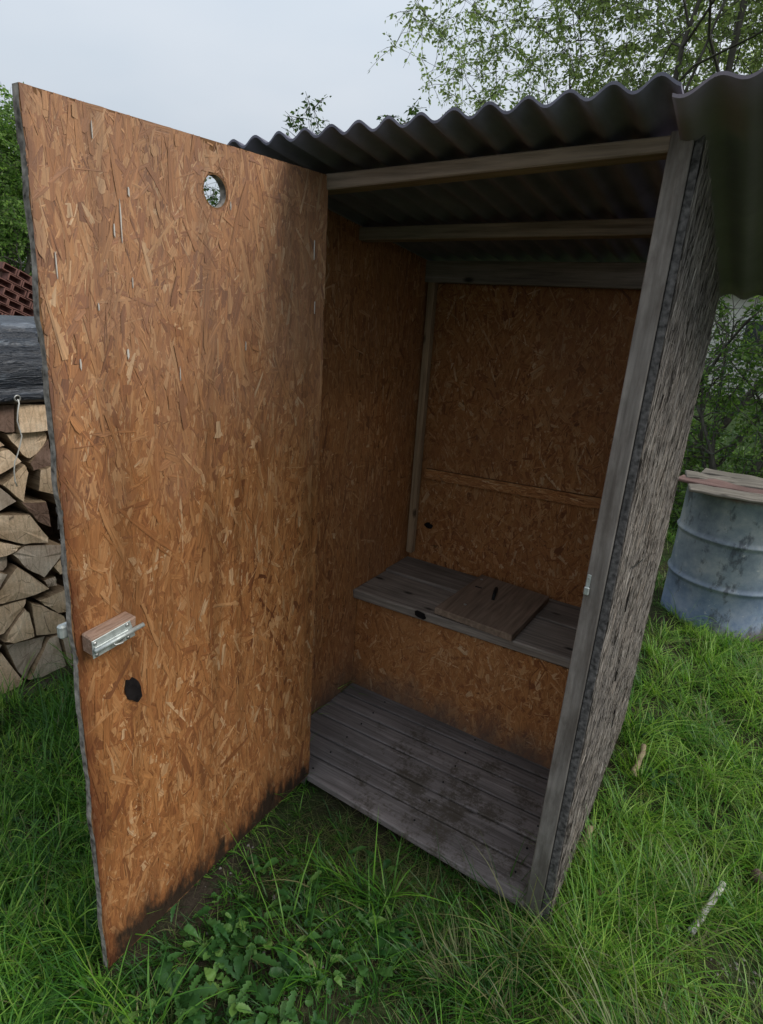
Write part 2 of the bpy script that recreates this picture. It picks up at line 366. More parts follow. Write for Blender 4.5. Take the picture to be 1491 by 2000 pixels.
# floor: six boards across, the front one worn and a little skew
ys = [.0, .108, .212, .322, .415, .500, .60]
yr = [-.014, .122, .228, .333, .440, .53, .62]
for i in range(6):
    g_ = .0042
    y0, y1 = ys[i]+g_, ys[i+1]-g_; y2, y3 = yr[i]+g_, yr[i+1]-g_
    if i == 0: y0 = .022
    x0 = XL+.003
    x1 = .862 if i < 2 else .845
    z = random.Random(i).uniform(-.0006, .0006)
    hexa('floor_board', [(x0, y0, z-.026), (x1, y2, z-.026), (x1, y3, z-.026), (x0, y1, z-.026), (x0, y0, z), (x1, y2, z), (x1, y3, z), (x0, y1, z)], M['floor'], hut, bev=.003)
for x in (-.05, .72): box('floor_joist', x, x+.06, .06, .98, -.085, -.028, M['floor'], hut)
for i in range(6):
    for x in (-.02, .40, .75):
        yy = (ys[i]+ys[i+1])/2+.03*max(0, x); tube('nail_head', [(x, yy, -.002), (x, yy, .0035)], .0032, M['black'], hut, 8)
# left wall inside, back wall, bench front: boards of pressed strands
def board(name, C, N, th, n, mat, core, seed, **k):
    C = [Vector(c) for c in C]; N = Vector(N); B = [c-N*th for c in C]
    o = hexa(name, [*B, *C], core, hut, bev=0)
    strands('strand_layer', [tuple(c) for c in C], tuple(N), n, mat, o, seed, **k); return o
board('side_panel', [(XL, 1.02, -.03), (XL, .03, -.03), (XL, .03, 1.93), (XL, 1.02, 1.815)], (1, 0, 0), .016, 13000, M['osb_in'], M['osb_core'], 3, ang=.22, lmax=.18, wmax=.028, depth=.0014)
board('back_panel', [(.86, BY, .0), (XL+.002, BY, .0), (XL+.002, BY, 1.76), (.86, BY, 1.76)], (0, -1, 0), .016, 11500, M['osb_back'], M['osb_core'], 5, lmax=.18, wmax=.032, ang=.5, wild=.3)
board('back_strip', [(-.155, BY-.018, .940), (-.155, BY-.018, .895), (.86, BY-.018, .927), (.86, BY-.018, .974)], (0, -1, 0), .014, 1100, M['osb_strip'], M['osb_core'], 7, ang=.28, wild=.08, lmax=.12, wmax=.012)
board('bench_front', [(.85, .585, -.01), (XL+.003, .585, -.01), (XL+.003, .585, .438), (.85, .585, .438)], (0, -1, 0), .016, 4200, M['osb_bench'], M['osb_core'], 8, ang=.6, wild=.35, lmax=.15, wmax=.03)
# exterior of the back wall and of the left wall are the same panels; front strip beside the hinges
board('front_panel', [(-.25, -.002, -.02), (-.024, -.002, -.02), (-.024, -.002, 1.925), (-.25, -.002, 1.925)], (0, -1, 0), .016, 2500, M['osb_grey'], M['grey_core'], 9)
# black knot hole low in the back wall
def blob(name, c, u, v, ru, rv, m, parent, seed, th=.0012, n=18, pts=None):
    r = random.Random(seed); c, u, v = Vector(c), Vector(u), Vector(v); nn = u.cross(v)
    V = [c+nn*th]; ring = []
    for i in range(n):
        a = 2*PI*i/n; k = 1+r.uniform(-.18, .18); ring.append(c+u*math.cos(a)*ru*k+v*math.sin(a)*rv*k)
    V += [p+nn*th*.8 for p in ring]+[p-nn*.001 for p in ring]
    F = [(0, 1+i, 1+(i+1) % n) for i in range(n)]+[(1+i, 1+n+i, 1+n+(i+1) % n, 1+(i+1) % n) for i in range(n)]
    return link(name, mesh(name, V, F), m, parent)
blob('knot_hole', (-.122, BY-.0045, .668), (1, 0, 0), (0, 0, 1), .021, .014, M['knot'], hut, 2)
# corner batten and short posts
box('corner_batten', XL+.012, XL+.043, BY-.045, BY-.012, .524, 1.78, M['batten'], hut, cuts=4, wob=.001)
# bench: two planks
hexa('seat_plank', [(XL+.002, .552, .438), (.85, .578, .444), (.85, .808, .444), (XL+.002, .806, .438), (XL+.002, .548, .480), (.85, .574, .484), (.85, .806, .484), (XL+.002, .803, .480)], M['bench'], hut, bev=.005)
hexa('seat_plank', [(XL+.002, .812, .440), (.85, .815, .444), (.85, 1.012, .444), (XL+.002, 1.012, .440), (XL+.002, .812, .488), (.85, .815, .486), (.85, 1.012, .486), (XL+.002, 1.012, .488)], M['bench'], hut, bev=.003)
blob('plank_knot', (.11, .5505, .468), (1, 0, 0), (0, 0, 1), .026, .016, M['knot'], hut, 4, th=.001)
# purlins
hexa('header_beam', [(-.10, -.004, 1.886), (.852, -.004, 1.922), (.852, .046, 1.92), (-.10, .046, 1.884), (-.10, -.004, 1.925), (.852, -.004, 1.950), (.852, .046, 1.948), (-.10, .046, 1.923)], M['purlin'], hut, bev=.003)
hexa('purlin', [(XL, .47, 1.832), (.855, .47, 1.842), (.855, .52, 1.840), (XL, .52, 1.830), (XL, .47, 1.873), (.855, .47, 1.884), (.855, .52, 1.878), (XL, .52, 1.867)], M['purlin'], hut, bev=.003)
hexa('back_beam', [(XL, .965, 1.735), (.86, .965, 1.735), (.86, 1.012, 1.735), (XL, 1.012, 1.735), (XL, .965, 1.818), (.86, .965, 1.822), (.86, 1.012, 1.816), (XL, 1.012, 1.812)], M['bench'], hut, bev=.003)
# right jamb, tarred panel edge, weathered outer side panel
hexa('door_jamb', [(.808, -.010, -.015), (.854, -.010, -.045), (.854, .035, -.045), (.808, .035, -.015), (.814, -.006, 1.955), (.856, -.006, 1.955), (.856, .035, 1.945), (.814, .035, 1.945)], M['jamb'], hut, bev=.002)
hexa('panel_edge', [(.8555, -.004, -.052), (.878, -.004, -.052), (.878, .012, -.052), (.8555, .012, -.052), (.8575, .002, 1.955), (.872, .002, 1.955), (.872, .018, 1.950), (.8575, .018, 1.950)], M['tar'], hut, bev=.001)
P0, P1, P2, P3 = (.879, 0, -.055), (.874, 1.045, .02), (.872, 1.02, 1.735), (.872, .004, 1.94)
board('side_panel', [P0, P1, P2, P3], (1, 0, 0), .014, 30000, M['osb_grey'], M['grey_core'], 11, ang=.085, wild=.015, lmin=.02, lmax=.13, wmin=.0008, wmax=.0042, depth=.0026, curl=.55, ragged=.002, mixk=.3)
hut.children[-1]['label'] = 'grey weathered outer side panel with flaking strands'
for i, (y, z) in enumerate(((.18, 1.03), (.28, .47), (.25, .95))):
    pass
tube('nail', [(.872, .19, 1.010), (.882, .20, 1.012), (.886, .26, 1.005), (.8845, .36, .985)], .0016, M['black'], hut, 6)
for y, z, ry in ((.36, .62, .010), (.25, .90, .012), (.55, .33, .012)):
    blob('gouge', (.8805, y, z), (0, 1, 0), (0, 0, 1), ry, .035, M['knot'], hut, int(y*100), th=.001)
# keeper for the bolt
kp = box('bolt_keeper', .8135, .8225, -.0125, -.0095, .994, 1.046, M['zinc'], hut, bev=.0008)
link('keeper_loop', box_me('keeper_loop', .8120, .8245, -.0195, -.0125, .996, 1.016, bev=.002), M['zinc'], kp)
link('screw', box_me('screw', .8162, .8198, -.0142, -.0125, 1.034, 1.040, bev=.001), M['steel'], kp)
# roof sheets: corrugated, running front to back, tapering nothing
def corrug(name, x0, x1, pitch, amp, y0, y1, zf, phase, mat, seed, th=.0055):
    px = int((x1-x0)/pitch*14); ys_ = np.linspace(y0, y1, 14); R = random.Random(seed)
    xs = np.linspace(x0, x1, px); V = []
    for sgn in (1, 0):
        for y in ys_:
            for x in xs: V.append((x, y+(.002*math.sin(x*60) if y == y0 else 0), zf(x, y)+amp*math.cos(2*PI*(x-phase)/pitch)-(th if sgn == 0 else 0)))
    nX, nY = px, 14; F = []
    for s in (0, 1):
        o = s*nX*nY
        for j in range(nY-1):
            for i in range(nX-1):
                a = o+j*nX+i; f = (a, a+1, a+1+nX, a+nX); F.append(f if s == 0 else f[::-1])
    o = nX*nY
    for i in range(nX-1):
        F.append((i+1, i, o+i, o+i+1)); a = (nY-1)*nX+i; F.append((a, a+1, o+a+1, o+a))
    for j in range(nY-1):
        a = j*nX; F.append((a, a+nX, o+a+nX, o+a)); a += nX-1; F.append((a+nX, a, o+a, o+a+nX))
    me = mesh(name, V, F, True); nb = 2*(nX-1)*(nY-1)
    for p in me.polygons: p.use_smooth = p.index < nb
    return link(name, me, mat, hut)
corrug('roof_sheet', -.335, .842, .0763, .0100, -.15, 1.20, lambda x, y: zroof(y)+.0245*(x+.185)+.004*math.sin(x*5+2), -.185, M['roof'], 1)
rs = corrug('roof_sheet', .832, 1.36, .09, .0085, -.155, 1.17, lambda x, y: 1.985-(y+.155)*.186+.17*(x-.90)*(1-(y+.155)*.8), .895, M['roof2'], 2)
rs['label'] = 'drooping grey roof sheet overhanging the right wall'
# ---- the door (hinged at the left, opened outward)
DH = [(0, .003, .024), (0, -.790, -.004), (0, -.778, 1.894), (0, .003, 1.925)]
def doormesh():
    n = 48; hy, hz, hr = -.3835, 1.8165, .031
    outer = []
    def edge(a, b, k):
        for i in range(k): t = i/k; outer.append((0, a[1]+(b[1]-a[1])*t, a[2]+(b[2]-a[2])*t))
    edge(DH[1], DH[0], 16); edge(DH[0], DH[3], 30); edge(DH[3], DH[2], 16); edge(DH[2], DH[1], 60)
    r = random.Random(4); outer2 = []
    for (x, y, z) in outer:
        if y < -.775 and 0 < z < 1.88: y += .0035*math.sin(z*9)*math.sin(z*31)+r.uniform(-.0015, .0015)
        if z < .03 and -.78 < y < -.01: z += r.uniform(-.004, .004)
        outer2.append((x, y, z))
    outer = outer2
    inner = [(0, hy+hr*math.cos(2*PI*i/n), hz+hr*math.sin(2*PI*i/n)) for i in range(n)]
    bm = bmesh.new(); T = .018
    vo = [bm.verts.new(p) for p in outer]; vi = [bm.verts.new(p) for p in inner]
    eo = [bm.edges.new((vo[i], vo[(i+1) % len(vo)])) for i in range(len(vo))]; ei = [bm.edges.new((vi[i], vi[(i+1) % n])) for i in range(n)]
    bmesh.ops.triangle_fill(bm, edges=eo+ei, use_beauty=True)
    for f in list(bm.faces):
        c = f.calc_center_median()
        if math.hypot(c.y-hy, c.z-hz) < hr*.9: bm.faces.remove(f)
    ext = bmesh.ops.extrude_face_region(bm, geom=list(bm.faces))
    for v in [e for e in ext['geom'] if isinstance(e, bmesh.types.BMVert)]: v.co.x -= T
    bmesh.ops.recalc_face_normals(bm, faces=bm.faces)
    bm.normal_update()
    for f in bm.faces:
        c = f.calc_center_median()
        if f.normal.x < -.5: f.material_index = 2
        elif f.normal.x < .5: f.material_index = 1
    me = bpy.data.meshes.new('door'); bm.to_mesh(me); bm.free(); return me
door = link('door', doormesh(), [M['osb_core'], M['osb_edge'], M['grey_core']], hut)
door['label'] = 'open strand board door with a round hole near its top'
for m_ in (): pass
hole = ((.790-.3835+.0)/.785, (1.8165)/1.893, .033)
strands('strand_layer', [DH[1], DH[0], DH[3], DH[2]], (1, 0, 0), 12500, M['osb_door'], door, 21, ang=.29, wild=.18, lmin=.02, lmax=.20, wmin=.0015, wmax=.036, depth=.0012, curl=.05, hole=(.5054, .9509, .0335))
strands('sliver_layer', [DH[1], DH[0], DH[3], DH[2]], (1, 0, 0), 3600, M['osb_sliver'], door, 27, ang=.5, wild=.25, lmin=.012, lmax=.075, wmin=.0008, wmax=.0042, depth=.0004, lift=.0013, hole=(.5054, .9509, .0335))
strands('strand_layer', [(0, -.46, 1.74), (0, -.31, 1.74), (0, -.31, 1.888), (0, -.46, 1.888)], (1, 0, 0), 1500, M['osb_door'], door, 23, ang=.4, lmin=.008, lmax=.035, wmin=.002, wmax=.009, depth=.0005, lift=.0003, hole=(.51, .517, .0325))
strands('outer_strand_layer', [(-.018, .003, .03), (-.018, -.79, .0), (-.018, -.778, 1.89), (-.018, .003, 1.92)], (-1, 0, 0), 4000, M['osb_grey'], door, 22, ang=.3, hole=(.4946, .9509, .034))
# white drips of resin and paint
for i, (y, z, l, w) in enumerate([(-.748, 1.637, .045, .0022), (-.632, 1.706, .025, .003), (-.617, 1.725, .075, .0026), (-.597, 1.776, .016, .004), (-.662, 1.860, .030, .002),
                                  (-.675, 1.572, .012, .003), (-.620, 1.488, .020, .005), (-.720, 1.470, .022, .004), (-.496, 1.444, .030, .002), (-.343, 1.795, .016, .0025), (-.050, 1.74, .05, .0025), (-.042, 1.60, .03, .002), (-.60, 1.62, .02, .002), (-.30, 1.50, .02, .002)]):
    blob('paint_drip', (.0038, y, z), (0, 1, 0), (0, 0, 1), w*.42, l/2, M['white'], door, i, th=.0012, n=12)
blob('burnt_knot', (.0036, -.663, .742), (0, 1, 0), (-.0, -.25, 1), .0185, .034, M['knot'], door, 35, th=.001, n=16)
# slide bolt on a wooden block
blk = hexa('bolt_block', [(.0032, -.772, .896), (.036, -.770, .893), (.036, -.668, .903), (.0032, -.668, .906), (.0032, -.772, .938), (.036, -.770, .933), (.036, -.664, .944), (.0032, -.668, .948)], M['block'], door, bev=.003)
hexa('bolt_plate', [(.0362, -.771, .890), (.0385, -.771, .890), (.0385, -.672, .901), (.0362, -.672, .901), (.0362, -.771, .930), (.0385, -.771, .930), (.0385, -.682, .941), (.0362, -.682, .941)], M['zinc'], blk, bev=.0006)
hexa('guide_rail', [(.0387, -.768, .9045), (.0425, -.768, .9045), (.0425, -.690, .9125), (.0387, -.690, .9125), (.0387, -.768, .9165), (.0425, -.768, .9165), (.0425, -.690, .9245), (.0387, -.690, .9245)], M['zinc'], blk, bev=.001)
tube('bolt_rod', [(.0445, -.770, .9095), (.0445, -.655, .9225)], .0048, M['zinc'], blk, 12)
tube('bolt_knob', [(.044, -.730, .913), (.050, -.728, .907), (.051, -.712, .906), (.045, -.705, .912)], .0022, M['steel'], blk, 8)
for y, z in ((-.765, .924), (-.690, .934), (-.763, .897), (-.690, .9045)):
    tube('screw', [(.0386, y, z), (.0405, y, z)], .0042, M['steel'], blk, 10)
hexa('outer_handle', [(-.036, -.800, .925), (-.019, -.800, .925), (-.019, -.772, .925), (-.036, -.772, .925), (-.036, -.800, .955), (-.019, -.800, .955), (-.019, -.772, .955), (-.036, -.772, .955)], M['zinc'], door, bev=.004)
for z in (.35, 1.55): tube('hinge', [(-.020, .006, z), (-.020, .006, z+.08)], .006, M['steel'], door, 10)
# posts of the frame at the left, behind the hinge
box('door_post', -.10, -.024, .0145, .0205, -.05, 1.885, M['jamb'], hut, cuts=3)

# ---- lid lying on the bench
lid = empty('seat_lid', (.32, .78, .488), 'square brown wooden lid with black handle lying on the toilet bench', 'lid')
def L_(p): return (p[0]-.32, p[1]-.78, p[2]-.488)
lb = hexa('lid_board', [L_(p) for p in [(.165, .560, .4895), (.492, .545, .4895), (.500, .962, .4895), (.182, .985, .4895), (.165, .560, .517), (.492, .545, .517), (.500, .962, .517), (.182, .985, .517)]], M['lid'], lid, bev=.002)
tube('handle', [L_(p) for p in [(.322, .775, .516), (.323, .780, .534), (.318, .800, .540), (.308, .840, .539), (.304, .852, .516)]], .0075, M['black'], lid, 8)
for x, y in ((.205, .93), (.250, .66)): tube('screw', [L_((x, y, .5165)), L_((x, y, .5192))], .006, M['steel'], lid, 10)
hexa('slot', [L_(p) for p in [(.212, .842, .5167), (.242, .842, .5167), (.242, .852, .5167), (.212, .852, .5167), (.212, .842, .5178), (.242, .842, .5178), (.242, .852, .5178), (.212, .852, .5178)]], M['black'], lid, bev=0)

# ------------------------------------------------------------------ woodpile
def endgrain(name, c0, c1, c2):
    b = NB(name, .85, .15); o = b.coord('Object'); r = b.orand()
    off = b.n('ShaderNodeCombineXYZ'); b.l(b.math('MULTIPLY', r, 30), off.inputs[0]); b.l(b.math('MULTIPLY', r, 17), off.inputs[1])
    add = b.n('ShaderNodeVectorMath', operation='ADD'); b.l(o, add.inputs[0]); b.l(off.outputs[0], add.inputs[1])
    n = b.noise(b.coord(scale=(1, 1, 1), src=add.outputs[0]), 9, 6, .6); rot = b.math('MULTIPLY', r, 3)
    w = b.n('ShaderNodeTexWave', wave_type='RINGS', rings_direction='X'); w.inputs['Scale'].default_value = 16; w.inputs['Distortion'].default_value = 5; w.inputs['Detail'].default_value = 3
    b.l(add.outputs[0], w.inputs['Vector']); fib = b.noise(b.coord(scale=(1, 1, 1), src=add.outputs[0]), 150, 3, .7)
    col = b.ramp(n, [(.3, c0), (.55, c1), (.75, c2)])
    col = b.mix(1, col, b.ramp(w.outputs['Fac'], [(0, .92), (1, 1.04)]), 'MULTIPLY'); col = b.mix(1, col, b.ramp(fib, [(.3, .8), (.7, 1.12)]), 'MULTIPLY')
    col = b.mix(1, col, b.ramp(r, [(0, .8), (1, 1.15)]), 'MULTIPLY')
    v = b.n('ShaderNodeTexVoronoi', feature='DISTANCE_TO_EDGE'); v.inputs['Scale'].default_value = 11; b.l(b.coord(scale=(1, 2.2, .5), src=add.outputs[0]), v.inputs['Vector'])
    col = b.mix(b.ramp(v.outputs['Distance'], [(.0, .8), (.012, 0.)]), col, (.05, .03, .02))
    b.bump(fib, .4, .003); return b.base(col)
M['log_light'] = endgrain('split_wood_pale', (.56, .39, .24), (.76, .57, .39), (.82, .67, .50))
M['log_grey'] = endgrain('split_wood_greyed', (.42, .32, .24), (.56, .46, .36), (.66, .57, .47))
M['log_bark'] = endgrain('split_wood_dark', (.14, .085, .06), (.26, .17, .13), (.38, .28, .22))
M['log_side'] = wood('log_side', 0, (.14, .09, .055), (.26, .18, .11), (.40, .30, .19), 1.0, .9, False, None, .6)
LOGS = [
 ('l', [(-.106,1.161),(.029,1.15),(.023,1.038),(-.116,1.042)], 'cream squared firewood log directly under the tarp hem, top of the stack'),
 ('l', [(-.154,1.041),(.005,1.033),(.016,1.01),(-.015,.955),(-.07,.923),(-.101,.946)], 'half round firewood log with a bark rim below the cream squared log'),
 ('l', [(-.212,1.046),(-.162,.994),(-.219,.989)], 'sliver of pale firewood beside the left end of the half round log'),
 ('l', [(-.22,.985),(-.162,.983),(-.116,.924),(-.233,.879)], 'pale wedge firewood log behind the hanging white string'),
 ('l', [(-.205,.841),(-.107,.912),(-.093,.874),(-.129,.748)], 'pale narrow triangular firewood log at the lower end of the string'),
 ('b', [(-.072,.906),(.017,.999),(.027,.883),(-.064,.869)], 'brown rough grained firewood log right of the half round log'),
 ('l', [(-.041,.876),(.031,.88),(.03,.742),(-.06,.783)], 'pale upright firewood log touching the door edge at mid height of the stack'),
 ('g', [(-.235,.862),(-.153,.758),(-.253,.724)], 'greyed triangular firewood log left below the string'),
 ('l', [(-.255,.716),(-.226,.72),(-.11,.693),(-.038,.563),(-.047,.544),(-.147,.563),(-.265,.634)], 'large pale firewood log with a rounded top and dark specks'),
 ('b', [(-.141,.755),(-.035,.733),(-.026,.67),(-.026,.61),(-.078,.648),(-.101,.693)], 'dark reddish firewood log with crumbling bark'),
 ('l', [(-.267,.621),(-.158,.56),(-.192,.54),(-.278,.534)], 'flat thin firewood wedge under the large rounded pale log'),
 ('g', [(-.147,.559),(.018,.515),(.02,.467),(-.077,.381),(-.147,.447),(-.201,.535)], 'broad grey tinged firewood log pointing down'),
 ('l', [(-.03,.42),(.019,.459),(.024,.384),(-.004,.371)], 'small pale squared firewood end by the door edge'),
 ('g', [(-.279,.528),(-.21,.531),(-.217,.485),(-.234,.465),(-.284,.491)], 'small greyed firewood piece under the flat thin wedge'),
 ('g', [(-.285,.484),(-.235,.46),(-.299,.37)], 'narrow greyed firewood splinter left of the big triangle log'),
 ('l', [(-.187,.479),(-.059,.324),(-.169,.318),(-.304,.334),(-.3,.366)], 'big triangular tan firewood log with a flat lower edge'),
 ('g', [(-.074,.362),(-.017,.363),(-.015,.316),(-.059,.324)], 'small dark tan firewood piece beside the tip of the big triangle log'),
 ('l', [(-.119,.288),(.022,.294),(.017,.171),(-.036,.188),(-.08,.242)], 'orange tan firewood log with a frayed pale upper edge near the latch'),
 ('l', [(-.306,.323),(-.165,.314),(-.181,.275),(-.277,.189),(-.324,.183)], 'tan firewood wedge under the big triangle log'),
 ('l', [(-.179,.274),(-.164,.248),(-.156,.124),(-.251,.132),(-.282,.151),(-.265,.191)], 'pale cracked firewood log standing on the lowest row'),
 ('l', [(-.15,.29),(-.098,.254),(-.007,.162),(.01,.077),(-.066,.091),(-.147,.12)], 'brown four sided firewood log left of the bolt block'),
 ('g', [(-.269,.125),(-.094,.094),(-.117,.04),(-.211,-.087),(-.243,-.006)], 'pale firewood log tapering down to the lowest row'),
 ('g', [(-.086,.082),(-.047,.083),(-.019,-.104),(-.075,-.129),(-.199,-.088),(-.137,.007)], 'broad brown grey firewood log resting on the dark base log'),
 ('g', [(-.039,.09),(.026,.061),(.018,-.123),(-.013,-.116)], 'narrow grey firewood slab touching the door edge in the lowest row'),
 ('g', [(-.325,.171),(-.283,.132),(-.339,.066)], 'grey firewood tip at the photo edge above the lowest log'),
 ('l', [(-.341,.052),(-.289,.097),(-.217,-.084),(-.226,-.1),(-.361,-.107)], 'large pale lowest firewood log at the photo edge'),
 ('b', [(-.196,1.165),(-.112,1.158),(-.124,1.045),(-.159,1.047),(-.21,1.062)], 'barked firewood log coloured dark for the shadow under the tarp hem'),  # dark wood tone stands in for the tarp fold's shadow
 ('b', [(.047,1.035),(.06,1.029),(.1,.898),(.034,.89)], 'thin dark firewood piece behind the upper door edge'),
 ('b', [(.046,.854),(.091,.834),(.12,.654),(.034,.691)], 'dark firewood piece behind the door edge at mid height'),
]
def log_me(poly, L, r):
    n = len(poly); cy = sum(p[0] for p in poly)/n; cz = sum(p[1] for p in poly)/n; P = []
    for i in range(n):
        a, b_ = poly[i], poly[(i+1) % n]
        for t in (0, .33, .67):
            y = a[0]+(b_[0]-a[0])*t; z = a[1]+(b_[1]-a[1])*t; j = .003 if t else 0
            P.append(((y-cy)*.985+r.uniform(-j, j), (z-cz)*.985+r.uniform(-j, j)))
    m = len(P); V = []; F = []
    for k, x in enumerate((0, -.008, -L*.5, -L)):
        s = .965 if k == 0 else (1 if k < 3 else .96)
        for (y, z) in P: V.append((x+(r.uniform(-.003, .003) if k == 0 else 0), y*s, z*s))
    for k in range(3):
        for i in range(m): F.append((k*m+i, k*m+(i+1) % m, (k+1)*m+(i+1) % m, (k+1)*m+i))
    V.append((.003, 0, 0)); c = len(V)-1
    for i in range(m): F.append((c, (i+1) % m, i))
    F.append(tuple(range(3*m, 4*m)))
    me = mesh('firewood_log', V, F)
    return me, cy, cz
rl = random.Random(8)
for kind, poly, lab in LOGS:
    me, cy, cz = log_me(poly, .33, rl)
    mt = {'l': 'log_light', 'g': 'log_grey', 'b': 'log_bark'}[kind]
    me.materials.append(M['log_side']); me.materials.append(M[mt])
    bm = bmesh.new(); bm.from_mesh(me); bmesh.ops.recalc_face_normals(bm, faces=bm.faces); bm.to_mesh(me); bm.free()
    for p in me.polygons:
        if abs(p.normal.x) > .6: p.material_index = 1
    o = link('firewood_log', me, [], loc=(-1.45+rl.uniform(-.025, .012), cy, cz)); tag(o, lab, 'firewood', 'split firewood logs in the stack')
# the rest of the stack, behind the door and out of the frame
V, F, MI = [], [], []
def addlog(y, z, ry, rz, rot, x=-1.46, L=.33, k=5):
    b0 = len(V); ks = []
    for j in range(k):
        a = rot+2*PI*j/k; ks.append((y+ry*math.cos(a), z+rz*math.sin(a)))
    for xx in (x, x-L):
        for p in ks: V.append((xx, p[0], p[1]))
    for j in range(k): F.append((b0+j, b0+(j+1) % k, b0+k+(j+1) % k, b0+k+j)); MI.append(0)
    F.append(tuple(b0+j for j in range(k))[::-1]); MI.append(1); F.append(tuple(b0+k+j for j in range(k))); MI.append(1)
for (ya, yb) in ((-1.25, -.40), (.17, 1.1)):
    z = -.05; row = 0
    while z < 1.10:
        y = ya+(row % 2)*.05
        while y < yb: addlog(y, z, .062, .066, rl.uniform(0, 2), -1.46+rl.uniform(-.03, .01), k=rl.choice((3, 4, 5, 5))); y += .112
        z += .108; row += 1
me = mesh('firewood', V, F); me.materials.append(M['log_side']); me.materials.append(M['log_light'])
for p, mi in zip(me.polygons, MI): p.material_index = mi
tag(link('firewood', me, []), 'more split firewood of the stack, hidden behind the open door', 'firewood', kind='stuff')
# second row of the stack right behind keeps the gaps dark
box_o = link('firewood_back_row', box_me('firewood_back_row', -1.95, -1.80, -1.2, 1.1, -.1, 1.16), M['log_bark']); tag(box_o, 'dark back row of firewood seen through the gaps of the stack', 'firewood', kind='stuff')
o = link('base_log', mesh('base_log', *(lambda: (
    [(-1.40+.045*math.cos(a)*(1-.25*t), -.62+1.05*t, -.135+.05*math.sin(a)*(1-.2*t)+.015*math.sin(t*7)) for t in [i/9 for i in range(10)] for a in [2*PI*j/9 for j in range(9)]],
    [(i*9+j, i*9+(j+1) % 9, (i+1)*9+(j+1) % 9, (i+1)*9+j) for i in range(9) for j in range(9)]+[tuple(range(9))[::-1], tuple(range(81, 90))]))(), True),
    wood('dark_bark', 1, (.03, .024, .02), (.07, .055, .045), (.13, .11, .09), 1.2, .95, False, None, .9))
tag(o, 'long dark barked log lying along the foot of the firewood stack', 'log')
# tarp
def tarpmat():
    b = NB('tarpaulin', .36, .5); o = b.coord('Object', (1, 1.6, 8)); n = b.noise(o, 4, 6, .6, .8)
    weave = b.noise(b.coord('Object', (60, 8, 130)), 2, 2)
    col = b.ramp(n, [(.35, (.008, .011, .018)), (.56, (.022, .028, .04)), (.68, (.13, .15, .18))])  # pale streaks are gloss highlights painted into the colour
    b.bump(b.math('ADD', n, b.math('MULTIPLY', weave, .25)), .9, .02); return b.base(col)
M['tarp'] = tarpmat()
from mathutils import noise as mn
V, F = [], []; prof = [(-1.425, 1.165), (-1.412, 1.182), (-1.410, 1.205), (-1.428, 1.212), (-1.418, 1.235), (-1.408, 1.28), (-1.415, 1.32), (-1.43, 1.36), (-1.445, 1.40), (-1.46, 1.44), (-1.485, 1.472), (-1.55, 1.485), (-1.66, 1.49), (-1.8, 1.47), (-1.93, 1.44), (-1.98, 1.40), (-1.985, 1.2)]
nyT = 90
for i in range(nyT):
    y = -1.3+2.5*i/(nyT-1)
    for k, (x, z) in enumerate(prof):
        nv = mn.noise(Vector((y*3.0, z*9, x*4)))*.022+mn.noise(Vector((y*9.0+z*4, z*22, 3)))*.009
        if k < 3: nv *= .4
        V.append((x+nv, y, z+nv*.5+.012*math.sin(y*2.3)*(z > 1.4)-.006*(y+.1)))
K = len(prof)
for i in range(nyT-1):
    for k in range(K-1): F.append((i*K+k, (i+1)*K+k, (i+1)*K+k+1, i*K+k+1))
tp = link('tarp', mesh('tarp', V, F, True), M['tarp']); tag(tp, 'dark blue black tarpaulin folded over the top of the firewood stack', 'tarp')
mo = tp.modifiers.new('thick', 'SOLIDIFY'); mo.thickness = .002
# eyelet and string
def torus(name, c, R_, r_, m, parent, axis=0, k=16, kk=8):
    V, F = [], []
    for i in range(k):
        a = 2*PI*i/k
        for j in range(kk):
            b_ = 2*PI*j/kk; rr = R_+r_*math.cos(b_); V.append((c[0]+r_*math.sin(b_), c[1]+rr*math.cos(a), c[2]+rr*math.sin(a)))
    for i in range(k):
        for j in range(kk): F.append((i*kk+j, ((i+1) % k)*kk+j, ((i+1) % k)*kk+(j+1) % kk, i*kk+(j+1) % kk))
    return link(name, mesh(name, V, F, True), m, parent)
torus('eyelet', (-1.398, -.128, 1.190), .011, .0035, M['steel'], tp)
blob('eyelet_hole', (-1.4005, -.128, 1.190), (0, 1, 0), (0, 0, 1), .008, .008, M['black'], tp, 1)
stg = tube('string', [(-1.395, -.128, 1.186), (-1.385, -.130, 1.173), (-1.385, -.139, 1.14), (-1.388, -.144, 1.104), (-1.390, -.138, 1.07), (-1.392, -.132, 1.041), (-1.396, -.139, 1.01), (-1.40, -.152, .97), (-1.402, -.166, .94), (-1.405, -.172, .90), (-1.408, -.172, .86), (-1.410, -.165, .835)], .0028, plain('cotton_string', (.62, .60, .55), .9, .1), None, 6)
tag(stg, 'white string hanging from the tarp eyelet over the firewood', 'string')

